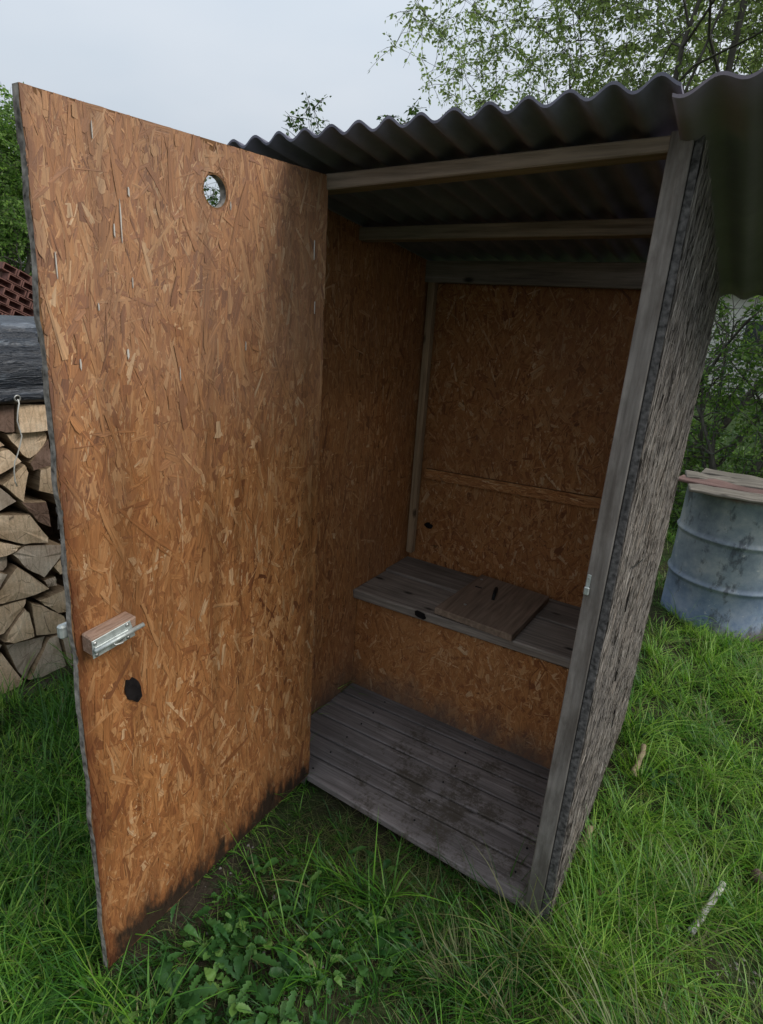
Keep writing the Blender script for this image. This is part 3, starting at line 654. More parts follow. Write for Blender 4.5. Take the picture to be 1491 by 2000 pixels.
# ------------------------------------------------------------------ hollow brick stack behind the woodpile
bs = empty('brick_stack', (-4.6, 1.5, .0), 'sloping stack of hollow red bricks behind the tarped firewood', 'bricks')
bs.rotation_euler = (math.radians(-24), 0, 0)
M['brick'] = plain('red_clay', (.17, .085, .07), .9, .15, 0, .35, 14)
def brick_me():
    V, F = [], []; w, h, d, t = .118, .060, .10, .0105      # y, z, x
    def q(*p): b0 = len(V); V.extend(p); F.append(tuple(range(b0, b0+4)))
    y0, y1, z0, z1 = -w/2, w/2, -h/2, h/2; iy0, iy1, iz0, iz1 = y0+t, y1-t, z0+t*.7, z1-t*.7
    bm = bmesh.new()
    o1 = [bm.verts.new((0, y, z)) for y, z in ((y0, z0), (y1, z0), (y1, z1), (y0, z1))]; i1 = [bm.verts.new((0, y, z)) for y, z in ((iy0, iz0), (iy1, iz0), (iy1, iz1), (iy0, iz1))]
    o2 = [bm.verts.new((-d, y, z)) for y, z in ((y0, z0), (y1, z0), (y1, z1), (y0, z1))]; i2 = [bm.verts.new((-d*.9, y, z)) for y, z in ((iy0, iz0), (iy1, iz0), (iy1, iz1), (iy0, iz1))]
    for j in range(4):
        k = (j+1) % 4
        bm.faces.new((o1[j], o1[k], i1[k], i1[j])); bm.faces.new((o1[j], o2[j], o2[k], o1[k])); bm.faces.new((i1[j], i1[k], i2[k], i2[j]))
    bm.faces.new(o2); bm.faces.new(i2); bmesh.ops.recalc_face_normals(bm, faces=bm.faces)
    me = bpy.data.meshes.new('brick'); bm.to_mesh(me); bm.free(); me.materials.append(M['brick']); return me
bme = brick_me(); rb = random.Random(3)
for row in range(11):
    for c in range(11):
        o = bpy.data.objects.new('brick', bme); COL.objects.link(o); o.parent = bs
        o.location = (.1+rb.uniform(-.01, .01), -.70+c*.123+(row % 2)*.061, 1.62-row*.066+rb.uniform(-.002, .002)); o.rotation_euler = (rb.uniform(-.03, .03), 0, rb.uniform(-.03, .03))
link('brick_core', box_me('brick_core', -.12, -.01, -.74, .66, .0, 1.64), M['log_bark'], bs)

# ------------------------------------------------------------------ barrel
br = empty('barrel', (1.105, 2.50, -.03), 'blue grey steel drum covered with old boards, standing in the grass', 'barrel')
def drum():
    prof = [(.292, .0), (.298, .004), (.298, .016), (.290, .022)]
    for zc in (.300, .565): prof += [(.290, zc-.03), (.2915, zc-.016), (.299, zc-.006), (.3015, zc), (.299, zc+.006), (.2915, zc+.016), (.290, zc+.03)]
    prof += [(.290, .80), (.296, .806), (.298, .815), (.294, .823), (.285, .820), (.285, .76)]
    k = 72; V, F = [], []
    for r_, z in prof:
        for j in range(k):
            a = 2*PI*j/k; d = 1-.012*max(0, math.cos(a*2+1))*math.sin(z*9)**2*.8; V.append((r_*d*math.cos(a), r_*d*math.sin(a), z))
    for i in range(len(prof)-1):
        for j in range(k): F.append((i*k+j, i*k+(j+1) % k, (i+1)*k+(j+1) % k, (i+1)*k+j))
    F.append(tuple(range(k))[::-1]); return mesh('drum_body', V, F, True)
def drummat():
    b = NB('worn_blue_paint', .55, .4); o = b.coord('Object'); n = b.noise(o, 5, 7, .7); n2 = b.noise(b.coord('Object', (1, 1, .5)), 11, 6, .7); x, y, z = b.xyz(o)
    col = b.ramp(n, [(.36, (.09, .12, .17)), (.5, (.19, .23, .27)), (.64, (.34, .36, .37))])
    low = b.ramp(b.math('ADD', z, b.math('MULTIPLY', n2, .3)), [(.25, 0.), (.6, 1.)])
    col = b.mix(low, b.mix(.45, col, (.085, .15, .30)), b.mix(.25, col, (.22, .25, .25)))
    col = b.mix(b.ramp(n2, [(.54, 0.), (.62, .75)]), col, (.045, .05, .065))
    col = b.mix(b.ramp(b.noise(o, 22, 5, .8), [(.63, 0.), (.68, .8)]), col, (.42, .43, .42))
    rt = b.math('ADD', b.math('SUBTRACT', z, .80), b.math('MULTIPLY', n2, .05)); col = b.mix(b.ramp(rt, [(.02, 0.), (.045, .8)]), col, (.16, .085, .045))
    rust = b.ramp(b.math('SUBTRACT', b.math('MULTIPLY', n, .16), z), [(0, 0.), (.07, .8)]); col = b.mix(rust, col, (.12, .07, .04))
    b.bump(n2, .25, .004); return b.base(col)
link('drum_body', drum(), drummat(), br)
cv = wood('old_board', 0, (.09, .08, .065), (.17, .15, .125), (.28, .25, .21), .6, .9); cv2 = wood('red_board', 0, (.11, .07, .06), (.17, .105, .092), (.25, .17, .15), .6, .9)
covers = []
for i, (y0, y1, x0, x1, z, mm) in enumerate([(-.33, -.17, -.30, .36, .830, cv), (-.165, .0, -.335, .30, .828, cv2), (.006, .17, -.31, .36, .829, cv), (.176, .33, -.28, .30, .827, cv)]):
    c_ = empty('cover_board', (1.105, 2.50, -.03), ['front grey board lying on top of the barrel', 'reddish board lying second on top of the barrel', 'third grey board lying on top of the barrel', 'rear short grey board lying on top of the barrel'][i], 'board', 'boards covering the barrel')
    c_ .rotation_euler = (0, 0, .12*(-1)**i)
    link('board', box_me('board', x0, x1, y0, y1, z-.003, z+.014, bev=.004, cuts=10, wob=.012, seed=i), mm, c_)

# ------------------------------------------------------------------ grass
def in_rect(x, y, x0, x1, y0, y1): return (x > x0) & (x < x1) & (y > y0) & (y < y1)
def blades(name, x, y, L, w, lean, bend, az, rnd, dry, m, segs=5, z0=-.008):
    n = len(x); t = np.linspace(0, 1, segs+1)
    ang = lean[:, None]+bend[:, None]*t[None]; ds = L[:, None]/segs
    hor = np.concatenate([np.zeros((n, 1)), np.cumsum(np.sin(ang[:, :-1])*ds, 1)], 1); ver = np.concatenate([np.zeros((n, 1)), np.cumsum(np.cos(ang[:, :-1])*ds, 1)], 1)
    cx = x[:, None]+hor*np.cos(az)[:, None]; cy = y[:, None]+hor*np.sin(az)[:, None]; cz = gz(x, y)[:, None]+z0+ver
    cz = np.maximum(cz, gz(x, y)[:, None]+.003+.01*rnd[:, None])
    tw = az+PI/2+(rnd-.5)*1.6; ww = w[:, None]*(1-t[None]**1.8)*.5*(.6+.4*np.minimum(1, t*4+.3))
    ox, oy = np.cos(tw)[:, None]*ww, np.sin(tw)[:, None]*ww
    Lf = np.stack([cx-ox, cy-oy, cz], 2)[:, :-1]; Rt = np.stack([cx+ox, cy+oy, cz+ww*.3], 2)[:, :-1]; tip = np.stack([cx, cy, cz], 2)[:, -1:]
    Vv = np.concatenate([Lf, Rt, tip], 1).reshape(-1, 3); kk = 2*segs+1
    lp, st, c = [], [], 0
    for i in range(segs-1): lp += [i, segs+i, segs+i+1, i+1]; st.append(c); c += 4
    lp += [segs-1, 2*segs-1, 2*segs]; st.append(c); c += 3
    loops = (np.array(lp)[None]+np.arange(n)[:, None]*kk).ravel(); starts = (np.array(st)[None]+np.arange(n)[:, None]*c).ravel()
    tt = np.tile(np.concatenate([t[:-1], t[:-1], [1.]]), n)
    return link(name, np_mesh(name, Vv, loops, starts, attrs={'rnd': np.repeat(rnd, kk), 'dry': np.repeat(dry, kk), 'tt': tt}, smooth=True), m)
def grassmat(name):
    b = NB(name, .42, .32)
    col = b.ramp(b.attr('rnd'), [(0, (.022, .078, .012)), (.38, (.052, .158, .018)), (.7, (.13, .28, .030)), (1, (.28, .42, .08))])
    col = b.mix(b.attr('dry'), col, (.20, .175, .09)); col = b.mix(1, col, b.ramp(b.attr('tt'), [(0, .75), (.5, 1.), (1, 1.15)]), 'MULTIPLY')  # root ends darkened: shade between blades put into the colour
    b.base(col); tr = b.n('ShaderNodeBsdfTranslucent'); b.l(b.mix(1, col, (1.3, 1.5, .7), 'MULTIPLY'), tr.inputs[0])
    ms = b.n('ShaderNodeMixShader'); ms.inputs[0].default_value = .3; b.l(b.b.outputs[0], ms.inputs[1]); b.l(tr.outputs[0], ms.inputs[2]); b.l(ms.outputs[0], b.out.inputs[0]); return b.m
M['grass'] = grassmat('grass')
R = np.random.default_rng(7)
def blocked(x, y):
    b_ = in_rect(x, y, -.24, .885, .02, 1.06) | in_rect(x, y, -1.84, -1.36, -1.3, 1.2) | (np.hypot(x-1.13, y-2.5) < .30) | in_rect(x, y, -.03, .012, -.80, 0)
    return b_
def soil(x, y):   # bare patches
    s = np.zeros_like(x)
    for cx, cy, rx, ry, k in ((.30, -.42, .20, .16, .75), (.14, -.30, .08, .08, .7), (.35, -.10, .4, .08, .6), (1.36, .20, .22, .17, 1.1), (1.24, .05, .13, .12, .8), (.32, -.80, .07, .05, 1.), (.28, -.78, .07, .05, .9), (1.5, 1.35, .15, .12, .9), (.52, -.42, .12, .12, .5), (1.15, .75, .10, .12, .5), (-1.25, 0, .12, .6, .6)):
        s = np.maximum(s, k*np.exp(-(((x-cx)/rx)**2+((y-cy)/ry)**2)))
    return s
def field(x0, x1, y0, y1, nclump, per, Lm, spread, seed, wm=.0032, dryp=.06, leanm=.35):
    R = np.random.default_rng(seed)
    cx = R.uniform(x0, x1, nclump); cy = R.uniform(y0, y1, nclump)
    cL = Lm*R.lognormal(0, .35, nclump); caz = R.uniform(0, 2*PI, nclump)*.55+2.4; cr = R.beta(1.3, 1.6, nclump); cd = (R.random(nclump) < dryp)*R.uniform(.4, 1, nclump)
    idx = np.repeat(np.arange(nclump), per); n = len(idx)
    r = np.abs(R.normal(0, spread, n)); a = R.uniform(0, 2*PI, n); x = cx[idx]+r*np.cos(a); y = cy[idx]+r*np.sin(a)
    L = cL[idx]*R.uniform(.35, 1.15, n); az = np.where(R.random(n) < .45, caz[idx]+R.normal(0, .5, n), a)
    lean = np.abs(R.normal(leanm, .22, n)); bend = np.abs(R.normal(1.15, .55, n)); w = wm*R.uniform(.45, 1.3, n)
    rnd = np.clip(cr[idx]+R.normal(0, .16, n), 0, 1); dry = np.clip(cd[idx]*R.uniform(.6, 1, n)+(R.random(n) < .03)*.8, 0, 1)
    keep = ~blocked(x, y) & (R.random(n) > soil(x, y)*.93)
    # shorter growth in the hollow before the sill, its shade painted in later
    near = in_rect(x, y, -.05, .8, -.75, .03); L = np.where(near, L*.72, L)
    return [v[keep] for v in (x, y, L, w, lean, bend, az, rnd, dry)]
parts_ = [field(-2.2, 2.6, -1.3, 1.3, 2300, 26, .09, .030, 1, .0038), field(.85, 3.0, .0, 2.6, 1500, 30, .135, .028, 2, .0046, dryp=.07, leanm=.55), field(.55, 1.5, -.35, .35, 300, 34, .17, .030, 3, .0045, dryp=.22, leanm=.5),
          field(.2, .8, -.5, -.05, 60, 22, .20, .02, 8, .005, dryp=.0, leanm=.5), field(-1.5, -.02, -1.3, .6, 1000, 26, .14, .035, 4, .005, dryp=.05), field(-.6, .2, -1.1, -.75, 150, 20, .14, .03, 9, .006, dryp=.03), field(.0, .5, -.9, -.1, 240, 14, .08, .03, 10, .004, dryp=.05, leanm=.7), field(-2.0, 5.5, 1.2, 5.5, 2300, 20, .09, .05, 5, .005), field(-9, 9, 2.5, 11, 1500, 12, .12, .12, 6, .011)]
A = [np.concatenate([p[i] for p in parts_]) for i in range(9)]
A[7] = np.clip(A[7]+.20*((A[0] > .87) & (A[1] > -.1))-.34*((A[0] < .95) & (A[0] > -.02) & (A[1] < .0) & (A[1] > -.8)), 0, 1)  # hut shade painted into blades before the sill; right side tinted brighter
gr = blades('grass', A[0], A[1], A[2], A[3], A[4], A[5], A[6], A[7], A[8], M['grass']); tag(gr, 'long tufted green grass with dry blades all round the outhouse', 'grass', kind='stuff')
# matted dry straw lying flat by the sill and the jamb foot
n = 5200; x = np.concatenate([R.normal(.58, .30, 2200), R.normal(.95, .16, 1500), R.uniform(-.1, 1.5, 1500)]); y = np.concatenate([R.normal(-.16, .12, 2200), R.normal(-.12, .16, 1500), R.uniform(-.9, .5, 1500)])
k_ = ~blocked(x, y); x, y = x[k_], y[k_]; n = len(x)
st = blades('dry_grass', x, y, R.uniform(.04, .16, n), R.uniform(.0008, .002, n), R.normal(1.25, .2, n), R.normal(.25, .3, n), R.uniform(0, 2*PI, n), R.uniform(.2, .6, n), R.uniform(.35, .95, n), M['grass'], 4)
tag(st, 'matted dry grass lying before the outhouse sill', 'dry grass', kind='stuff')

# broad leaves
def leaf_geo(L, w, teeth, seed, lobed=True):
    """one toothed leaf lying along +x, folded at the midrib, arching up then down"""
    r = random.Random(seed); k = 13; V, F = [], []
    for i in range(k+1):
        t = i/k; wid = w*(math.sin(PI*min(1, t*.8+.03))**.9)*(.45+.75*t)
        wid *= (r.uniform(.45, .62) if i % 2 else r.uniform(.9, 1.15)) if lobed else (.9 if i % 2 else 1.04)
        if i == 0: wid = w*.10
        if i == k: wid = w*.03
        z = L*(.30*t-.36*t*t)+r.uniform(-.002, .002); x = L*t
        V += [(x-(.02*L if lobed and i % 2 == 0 else 0), -wid/2, z+wid*.22+r.uniform(-.002, .002)), (x, 0, z), (x-(.02*L if lobed and i % 2 == 0 else 0), wid/2, z+wid*.22+r.uniform(-.002, .002))]
    for i in range(k):
        a = i*3; F += [(a, a+3, a+4, a+1), (a+1, a+4, a+5, a+2)]
    return V, F
M['weed'] = foliage('weed_leaf', (.022, .075, .018), (.05, .125, .03), (.11, .20, .045), .25, .45)
def leaf_mesh(L, w, seed, lobed=True):
    V, F = leaf_geo(L, w, 0, seed, lobed); me = mesh('leaf', V, F, True)
    at = me.attributes.new('rnd', 'FLOAT', 'POINT'); at.data.foreach_set('value', np.full(len(V), random.Random(seed*7).random(), np.float32)); me.materials.append(M['weed']); return me
LM = [leaf_mesh(.11, .034, 1), leaf_mesh(.13, .038, 2), leaf_mesh(.09, .036, 3, False), leaf_mesh(.07, .034, 4, False), leaf_mesh(.10, .030, 5)]
rw = random.Random(12)
ros = [(.155, -.515, 'dandelion rosette at the foot of the open door, midway to the sill'), (.26, -.60, 'lobed weed rosette beside bare soil before the door'), (.16, -.72, 'largest dandelion rosette near the free corner of the door'),
       (.36, -.52, 'pale green dandelion rosette in the middle of the foreground'), (.27, -.36, 'small leafy weed between the door and the sill'), (.08, -.88, 'broad leaved weed below the door corner at the photo bottom'),
       (.50, -.27, 'weed with upright leaves under the floor edge'), (1.05, .83, 'light green weed growing in the grass right of the outhouse'), (1.00, 1.12, 'round leaved weed beside the outer side panel'), (-.16, -.70, 'weed with one bright leaf in the grass left of the door')]
for x, y, lab in ros:
    e = empty('weed_plant', (x, y, float(gz(x, y))), lab, 'weed', 'weeds in the grass')
    for j in range(rw.randint(7, 10)):
        o = bpy.data.objects.new('leaf', rw.choice(LM)); COL.objects.link(o); o.parent = e; s = rw.uniform(.5, 1.0)
        o.scale = (s, s, s); o.rotation_euler = (rw.uniform(-.3, .3), rw.uniform(-.55, .0), j*2.4+rw.uniform(-.3, .3)); o.location = (0, 0, .015)
# smaller ground cover of broad leaves
V, LP, ST, RN = [], [], [], []
def add_leaves(x, y, cnt, s0, s1, r):
    global V
    for j in range(cnt):
        me = r.choice(GEO); s = r.uniform(s0, s1); M_ = Matrix.Translation((x+r.uniform(-.03, .03), y+r.uniform(-.03, .03), float(gz(x, y))+r.uniform(.005, .04))) @ Matrix.Rotation(r.uniform(0, 2*PI), 4, 'Z') @ Matrix.Rotation(r.uniform(-.6, .1), 4, 'Y') @ Matrix.Scale(s, 4)
        b0 = len(V); rn = r.random()
        for v in me[0]: V.append(tuple(M_ @ Vector(v))); RN.append(rn)
        for f in me[1]: ST.append(len(LP)); LP.extend(b0+i for i in f)
GEO = [leaf_geo(.08, .036, 0, 11, False), leaf_geo(.10, .032, 0, 12, True), leaf_geo(.06, .038, 0, 13, False)]
rc = random.Random(5)
for i in range(270):
    u = rc.random()
    if u < .6: x, y = (rc.gauss(.20, .24), rc.gauss(-.64, .20)) if rc.random() < .6 else (rc.uniform(-.2, .95), rc.uniform(-.95, -.25))
    elif u < .8: x, y = rc.uniform(-.9, -.05), rc.uniform(-1.1, -.3)
    else: x, y = rc.uniform(.9, 2.2), rc.uniform(.2, 2.2)
    if -.05 < x < .03 and y > -.82: continue
    if x < .0 and -.85 < y: x -= .05
    if blocked(np.array([x]), np.array([y]))[0] or (-.24 < x < .89 and y > -.02 and y < 1.06): continue
    add_leaves(x, y, rc.randint(2, 5), .2, .75, rc)
o = link('ground_cover', np_mesh('ground_cover', V, LP, ST, attrs={'rnd': RN}, smooth=True), M['weed']); tag(o, 'low broad leaved weeds mixed into the grass', 'weeds', kind='stuff')

# sticks and wood scraps in the grass
def stick(name, a, b_, r0, r1, m, label, cat, k=9, wob=.004, seed=0):
    a, b_ = Vector(a), Vector(b_); rr = random.Random(seed); pts = [a.lerp(b_, i/7)+Vector((rr.uniform(-wob, wob), rr.uniform(-wob, wob), rr.uniform(-wob, wob))) for i in range(8)]
    return tag(tube(name, pts, r0, m, None, k, r1/r0), label, cat)
def birch():
    b = NB('birch_bark', .7, .3); n = b.noise(b.coord('Object', (30, 30, 60)), 1.2, 4, .7)
    return b.base(b.ramp(n, [(.36, (.06, .05, .045)), (.44, (.40, .38, .36)), (.7, (.58, .56, .52))]))
stick('birch_stick', (1.232, .215, -.035), (1.296, .430, -.010), .0105, .009, birch(), 'white barked birch stick lying on bare soil at the right', 'stick', wob=.0014, seed=1)
scrap = wood('scrap_wood', 1, (.16, .12, .07), (.28, .22, .14), (.38, .31, .21), 1, .9, False)
stick('wood_offcut', (.968, .79, -.035), (.978, .945, .01), .012, .010, scrap, 'tan wooden offcut in the grass close to the side panel', 'stick', 6, seed=2)
stick('wood_offcut', (.893, .335, -.04), (.90, .385, .01), .013, .011, scrap, 'short tan wood stub standing in grass at the foot of the side panel', 'stick', 6, seed=3)
stick('bark_piece', (1.385, .56, -.03), (1.49, .46, -.02), .020, .026, wood('red_bark', 0, (.06, .035, .03), (.13, .08, .07), (.30, .25, .23), 1, .95, False), 'dark red brown branch piece at the right photo edge', 'stick', seed=4)
stick('wood_offcut', (.97, .10, -.05), (.985, .20, -.035), .016, .014, scrap, 'half buried wood block below the jamb foot', 'stick', 6, seed=5)
# small stones and crumbs on the bare soil
V, F = [], []
for i in range(260):
    x, y = (rc.gauss(1.34, .10), rc.gauss(.20, .09)) if i < 150 else (rc.gauss(.28, .14), rc.gauss(-.40, .12)); s = rc.uniform(.0015, .006)*(1.6 if rc.random() < .06 else 1); z = float(gz(x, y))+s*.3; b0 = len(V)
    for d in ((1, 0, 0), (-1, 0, 0), (0, 1, 0), (0, -1, 0), (0, 0, .8), (0, 0, -.8)): V.append((x+d[0]*s*rc.uniform(.7, 1.3), y+d[1]*s*rc.uniform(.7, 1.3), z+d[2]*s))
    for f in ((0, 2, 4), (2, 1, 4), (1, 3, 4), (3, 0, 4), (2, 0, 5), (1, 2, 5), (3, 1, 5), (0, 3, 5)): F.append(tuple(b0+j for j in f))
tag(link('gravel', mesh('gravel', V, F), plain('crumbs', (.20, .18, .16), .9, .1, 0, .6, 30)), 'pebbles and crumbs on the bare soil', 'gravel', kind='stuff')

# ------------------------------------------------------------------ trees
M['bark'] = wood('bark', 2, (.06, .052, .044), (.11, .10, .085), (.17, .155, .135), .5, .95, False, None, .7)
M['leaf_a'] = foliage('leaf_haze_pale', (.13, .17, .08), (.20, .25, .125), (.28, .33, .19), .62)  # leaves paled in colour to carry lens-glare haze
M['leaf_c'] = foliage('leaf_fresh', (.06, .125, .03), (.12, .21, .055), (.22, .32, .10), .55)
M['leaf_b'] = foliage('leaf_dark', (.022, .048, .014), (.045, .085, .022), (.09, .15, .035), .35)
class TreeB:
    def __init__(s, seed): s.sd = seed*3.7; s.r = np.random.default_rng(seed); s.seg = []; s.lv = []
    def branch(s, p, d, L, rad, lev, maxlev, cnt, ratio, up, leafn, nseg=5, sp=(.5, 1.0)):
        r = s.r; pts = [p]; d = d/np.linalg.norm(d); q = p
        for i in range(nseg):
            d = d+r.normal(0, .12+.05*lev, 3)+np.array([0, 0, up*.15]); d /= np.linalg.norm(d); n_ = q+d*L/nseg
            ra = rad*(1-i/nseg*.75); rb_ = rad*(1-(i+1)/nseg*.75); s.seg.append((q, n_, ra, rb_)); pts.append(n_); q = n_
        if lev == maxlev:
            m = leafn; t = r.uniform(.1, 1, m)*nseg
            for a in t:
                i = min(int(a), nseg-1); s.lv.append((pts[i]+(pts[i+1]-pts[i])*(a-i), d))
            return
        for j in range(cnt[lev]):
            a = r.uniform(.25 if lev else .3, 1)*nseg; i = min(int(a), nseg-1); pp = pts[i]+(pts[i+1]-pts[i])*(a-i)
            dd = pts[i+1]-pts[i]; dd = dd/np.linalg.norm(dd); v = r.normal(0, 1, 3); v -= v.dot(dd)*dd; v /= np.linalg.norm(v)
            an = r.uniform(*sp); nd = dd*math.cos(an)+v*math.sin(an)
            s.branch(pp, nd, L*ratio*r.uniform(.7, 1.2)*(1-.35*a/nseg), rad*(1-a/nseg*.6)*.5, lev+1, maxlev, cnt, ratio, up, leafn, max(3, nseg-1), sp)
    def fill(s, c, rad, n, leaves=14, twigs=3, tl=.30, gap=.0, bias=None, rlimb=.012, freq=1.1):
        r = s.r; c = np.array(c, float); rad = np.array(rad, float); base = [q for q in s.seg if q[2] > .006]
        E0 = np.array([q[1] for q in base]); RR = np.array([q[3] for q in base]); k = 0; tries = 0
        while k < n and tries < n*12:
            tries += 1; u = r.normal(0, 1, 3); u /= np.linalg.norm(u); p = c+u*rad*r.random()**.42
            if mn.noise(Vector(p*freq)+Vector((s.sd, 0, 0))) < gap-.35*r.random(): continue
            if bias and not bias(p, r): continue
            k += 1; dd = np.linalg.norm(E0-p, axis=1)+(E0[:, 2] > p[2])*.5; i = int(np.argmin(dd)); a = E0[i]; rr_ = min(RR[i]*.6, rlimb)
            m = (a+p)/2+np.array([0, 0, .08*dd[i]])+r.normal(0, .04*dd[i], 3)
            s.seg += [(a, m, rr_, rr_*.7), (m, p, rr_*.7, rr_*.4)]
            if dd[i] > .35: E0 = np.vstack([E0, m[None], p[None]]); RR = np.concatenate([RR, [rr_*.9, rr_*.5]])
            for j in range(twigs):
                d = (p-a)/(dd[i]+1e-6)*.5+r.normal(0, .7, 3)+np.array([0, 0, -.1]); d /= np.linalg.norm(d); L = tl*r.uniform(.5, 1.3)
                q0 = p; 
                for h in range(2):
                    q1 = q0+d*L/2; s.seg.append((q0, q1, .0035-.001*h, .0025-.001*h))
                    for t in r.random(leaves//2): s.lv.append((q0+(q1-q0)*t, d))
                    q0 = q1; d = d+np.array([0, 0, -.25]); d /= np.linalg.norm(d)
    def build(s, name, loc, label, cat, leafmat, size, group=None, cull=None):
        root = empty(name, loc, label, cat, group); r = s.r
        P0 = np.array([a[0] for a in s.seg]); P1 = np.array([a[1] for a in s.seg]); R0 = np.array([a[2] for a in s.seg]); R1 = np.array([a[3] for a in s.seg])
        big = R0 > .02
        for nm, msk, k in (('trunk', big, 8), ('twigs', ~big, 3)):
            if msk.any():
                V, lp, st_ = frusta(P0[msk], P1[msk], np.maximum(R0[msk], .0022), np.maximum(R1[msk], .0018), k)
                o = link(nm, np_mesh(nm, V, lp, st_, smooth=True), M['bark'], root)
                if nm == 'twigs': o['kind'] = 'stuff'
        Pl = np.array([a[0] for a in s.lv]); n = len(Pl)
        if cull is not None: k_ = cull(Pl+np.array(loc)); Pl = Pl[k_]; n = len(Pl)
        d = r.normal(0, 1, (n, 3)); d[:, 2] = d[:, 2]*.6-.45; d /= np.linalg.norm(d, axis=1, keepdims=True)
        Pl = Pl+d*.02; nn = r.normal(0, 1, (n, 3)); nn[:, 2] += .6; sd_ = np.cross(d, nn); sd_ /= np.linalg.norm(sd_, axis=1, keepdims=True); up = np.cross(sd_, d)
        sz = (size*r.uniform(.6, 1.25, n))[:, None]
        V = np.stack([Pl, Pl+d*sz*.45+sd_*sz*.27+up*sz*.07, Pl+d*sz-up*sz*.08, Pl+d*sz*.45-sd_*sz*.27+up*sz*.07], 1).reshape(-1, 3)
        lp = (np.array([0, 1, 2, 0, 2, 3])[None]+np.arange(n)[:, None]*4).ravel(); st_ = np.arange(2*n)*3
        rn = np.repeat(r.random(n), 4)
        o = link('crown', np_mesh('crown', V, lp, st_, attrs={'rnd': rn}), leafmat, root); o['kind'] = 'stuff'
        return root
def A3(*v): return np.array(v, float)
# big tree behind the roof
t = TreeB(3)
for (x, y, dx, dy, L, ra) in ((0, 0, -.30, .0, 5.0, .045), (.12, .1, -.02, .1, 5.6, .05), (.3, -.05, .35, -.05, 5.0, .045), (-.15, .15, -.62, .05, 4.6, .038), (.5, .1, .6, .2, 4.6, .04)):
    t.branch(A3(x, y, 0), A3(dx, dy, 1), L, ra, 0, 1, [9], .42, .5, 0, 9, (.4, .8))
t.lv = []
t.fill((-.3, .2, 5.0), (2.9, 1.7, 2.2), 1500, 16, 3, .34, -.02, lambda p, r: p[2] > 2.6 and (r.random() < .5+.28*(p[0]+1.2)))
t.fill((-1.9, -.1, 4.6), (1.5, .9, 1.3), 130, 14, 3, .32, .0, None)
t.build('big_tree', (.15, 5.5, 0), 'large multi stemmed leafy tree rising behind the outhouse roof', 'tree', M['leaf_a'], .050)
t = TreeB(13)
for (x, y, dx, dy, L, ra) in ((0, 0, -.3, .0, 4.8, .045), (.2, .1, .25, .1, 5.0, .05), (.1, -.2, -.05, -.1, 5.2, .045)):
    t.branch(A3(x, y, 0), A3(dx, dy, 1), L, ra, 0, 1, [9], .42, .5, 0, 8, (.4, .8))
t.lv = []; t.fill((-.2, 0, 4.2), (2.4, 1.6, 2.3), 900, 16, 3, .34, -.05)
t.build('big_tree', (2.9, 6.0, 0), 'second leafy tree at the right beyond the hedge', 'tree', M['leaf_a'], .050)
# hedge shrubs behind the barrel
hl = ['dense green shrub directly behind the barrel', 'leafy shrub behind the right side of the barrel', 'shrub at the right end of the hedge', 'low dark shrub between the outhouse and the barrel', 'bushy shrub hidden mostly behind the outhouse']
for i, (x, y, h) in enumerate(((1.0, 4.5, 2.3), (1.85, 4.7, 2.4), (3.0, 4.6, 2.3), (.25, 5.0, 2.1), (-.8, 5.0, 1.9))):
    t = TreeB(30+i)
    for j, (dx, dy, ra) in enumerate(((-.35, .1, .03), (.25, .0, .038), (.55, .1, .034), (-.1, -.2, .026), (-.6, .1, .022), (.1, .4, .022))):
        t.branch(A3(.06*dx, .1*dy, 0), A3(dx, dy, 1), h*t.r.uniform(.75, 1), ra, 0, 1, [6], .4, .2, 0, 6, (.4, .9))
    t.lv = []; t.fill((0, 0, h*.56), (.75, .5, h*.52), 150, 12, 3, .24, .02); t.fill((0, 0, .35), (.75, .45, .45), 80, 12, 3, .22, -.2)
    t.build('shrub', (x, y, .0), hl[i], 'shrub', M['leaf_c'], .046, 'shrubs of the hedge')
# left tree beyond the bricks, and one low behind the door
t = TreeB(50)
for (x, dx, dy, L) in ((0, -.1, 0, 4.6), (.2, .05, .1, 4.2), (-.2, -.25, -.1, 4.2), (0, .05, -.25, 4.0)):
    t.branch(A3(x, 0, 0), A3(dx, dy, 1), L, .09, 0, 1, [9], .42, .25, 0, 8, (.4, .8))
t.lv = []; t.fill((0, 0, 3.6), (2.1, 2.1, 2.3), 1300, 16, 3, .4, -.05, None, freq=.8)
t.build('leafy_tree', (-14.2, 6.6, 0), 'tall dense green tree at the left photo edge behind the bricks', 'tree', M['leaf_c'], .085)
t = TreeB(51); t.branch(A3(0, 0, 0), A3(0, 0, 1), 2.6, .04, 0, 1, [8], .3, .2, 0, 6); t.lv = []; t.fill((0, 0, 2.5), (.6, .6, .55), 70, 10, 3, .26, .0)
t.build('small_tree', (-4.72, 4.0, 0), 'small tree seen only through the round hole in the door', 'tree', M['leaf_b'], .045)
# two young saplings whose tips show over the roof
for i, (x, h, lab) in enumerate(((-2.75, 3.22, 'young sapling whose leafy tip shows over the roof beside the door'), (-1.80, 3.16, 'thin sapling whose tip barely shows over the middle of the roof'))):
    t = TreeB(60+i); t.branch(A3(0, 0, 0), A3(0, 0, 1), h*.93, .014, 0, 1, [10], .10, .5, 10, 8, (.3, .8)); t.fill((.02, 0, h*(.965-.02*i)), (.13, .13, .16), 9-3*i, 8, 3, .15, -1)
    t.build('sapling', (x, 3.2, 0), lab, 'sapling', M['leaf_b'], .045, 'saplings behind the outhouse')
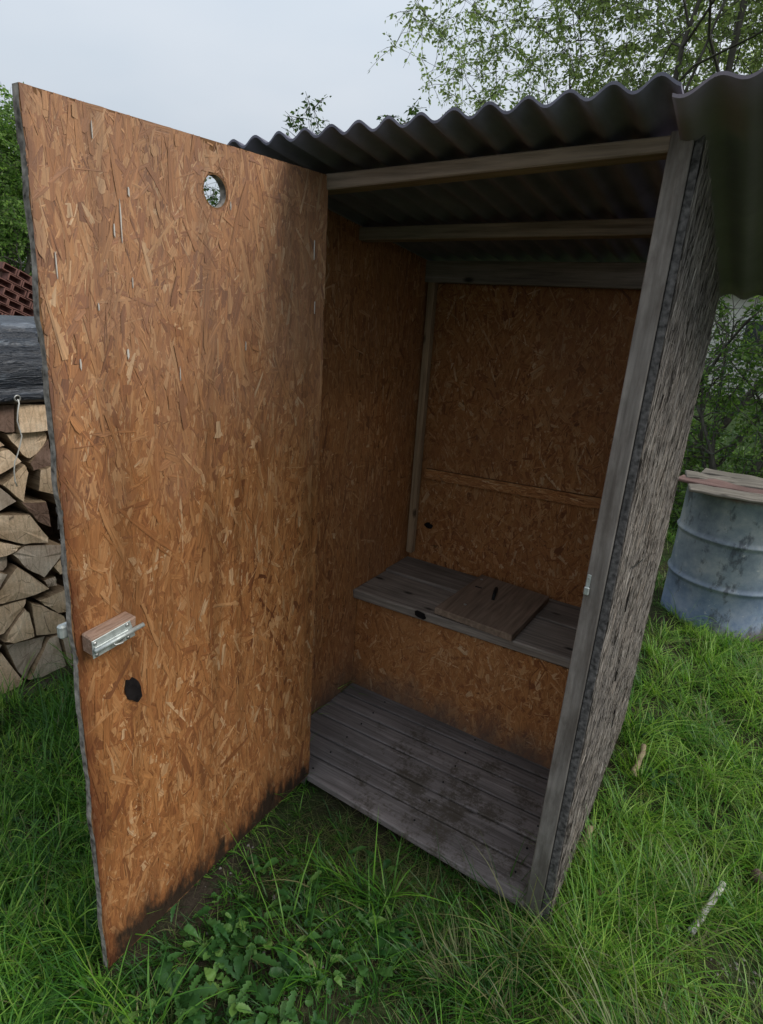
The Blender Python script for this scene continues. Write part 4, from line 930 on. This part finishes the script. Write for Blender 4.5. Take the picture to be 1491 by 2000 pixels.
# far row of foliage
fl = ['distant bush row seen through the hedge', 'distant round tree far right', 'distant tree behind the left brick stack', 'distant tree at the far left']
for i, (x, y, h, sz) in enumerate(((-3, 15, 3.2, .12), (6.5, 11, 4.2, .11), (-20, 9, 5.5, .15), (-9, 16, 4.2, .14))):
    t = TreeB(70+i)
    for j in range(5):
        a = j*1.3; t.branch(A3(.4*math.cos(a), .4*math.sin(a), 0), A3(.5*math.cos(a), .5*math.sin(a), 1), h*.9, .07, 0, 2, [14, 9], .5, .1, 22, 6, (.5, 1.2))
    t.build('distant_tree', (x, y, 0), fl[i], 'tree', M['leaf_b'], sz)

# wire fence in front of the hedge
fe = empty('wire_fence', (0, 3.75, 0), 'thin wire mesh fence in front of the hedge behind the barrel', 'fence')
for x in (-2.2, -.1, 2.0, 4.1): tube('fence_post', [(x, 0, -.05), (x, 0, 1.65)], .018, M['log_bark'], fe, 8)
P0, P1 = [], []
for k in range(10): P0.append((-2.2, 0, .12+k*.16)); P1.append((4.1, 0, .12+k*.16))
for k in range(42): P0.append((-2.2+k*.15, 0, .12)); P1.append((-2.2+k*.15, 0, 1.56))
V, lp, st_ = frusta(P0, P1, np.full(len(P0), .0011), np.full(len(P0), .0011), 4)
o = link('wire_mesh', np_mesh('wire_mesh', V, lp, st_), plain('green_wire', (.05, .08, .06), .5, .3), fe); o['kind'] = 'stuff'
# pale house far behind the hedge
hs_ = empty('house', (.8, 19, 0), 'pale rendered house with red roof glimpsed through the hedge', 'house')
hw = box('wall', -4.5, 5, 0, 6, 0, 3.1, plain('pale_render', (.66, .64, .58), .9, .1, 0, .06), hs_, bev=.01)
M['tile'] = plain('roof_tile', (.36, .15, .09), .85, .15, 0, .2, 3)
link('roof', mesh('roof', [(-5, -.5, 2.9), (5.5, -.5, 2.9), (5.5, 6.5, 2.9), (-5, 6.5, 2.9), (-5, 3, 5.0), (5.5, 3, 5.0)], [(0, 1, 5, 4), (2, 3, 4, 5), (0, 4, 3), (1, 2, 5), (0, 3, 2, 1)]), M['tile'], hs_)
for x in (-3, -.6, 1.8):
    w_ = box('window', x, x+1.0, -.05, -.003, 1.0, 2.2, plain('white_frame', (.7, .7, .7)), hs_, bev=.01)
    link('pane', box_me('pane', x+.08, x+.92, -.06, -.052, 1.08, 2.12), plain('dark_glass', (.03, .035, .04), .1, .5), w_)
sh = empty('shed', (-11.5, 5.0, 0), 'white low shed roof glimpsed beside the hollow bricks', 'shed')
sw = box('wall', -1.2, 2.4, 0, 2, 0, 1.35, plain('white_wall', (.7, .7, .7), .8), sh); link('roof', box_me('roof', -1.4, 2.6, -.2, 2.2, 1.352, 1.44), plain('white_sheet', (.75, .76, .78), .6), sh)
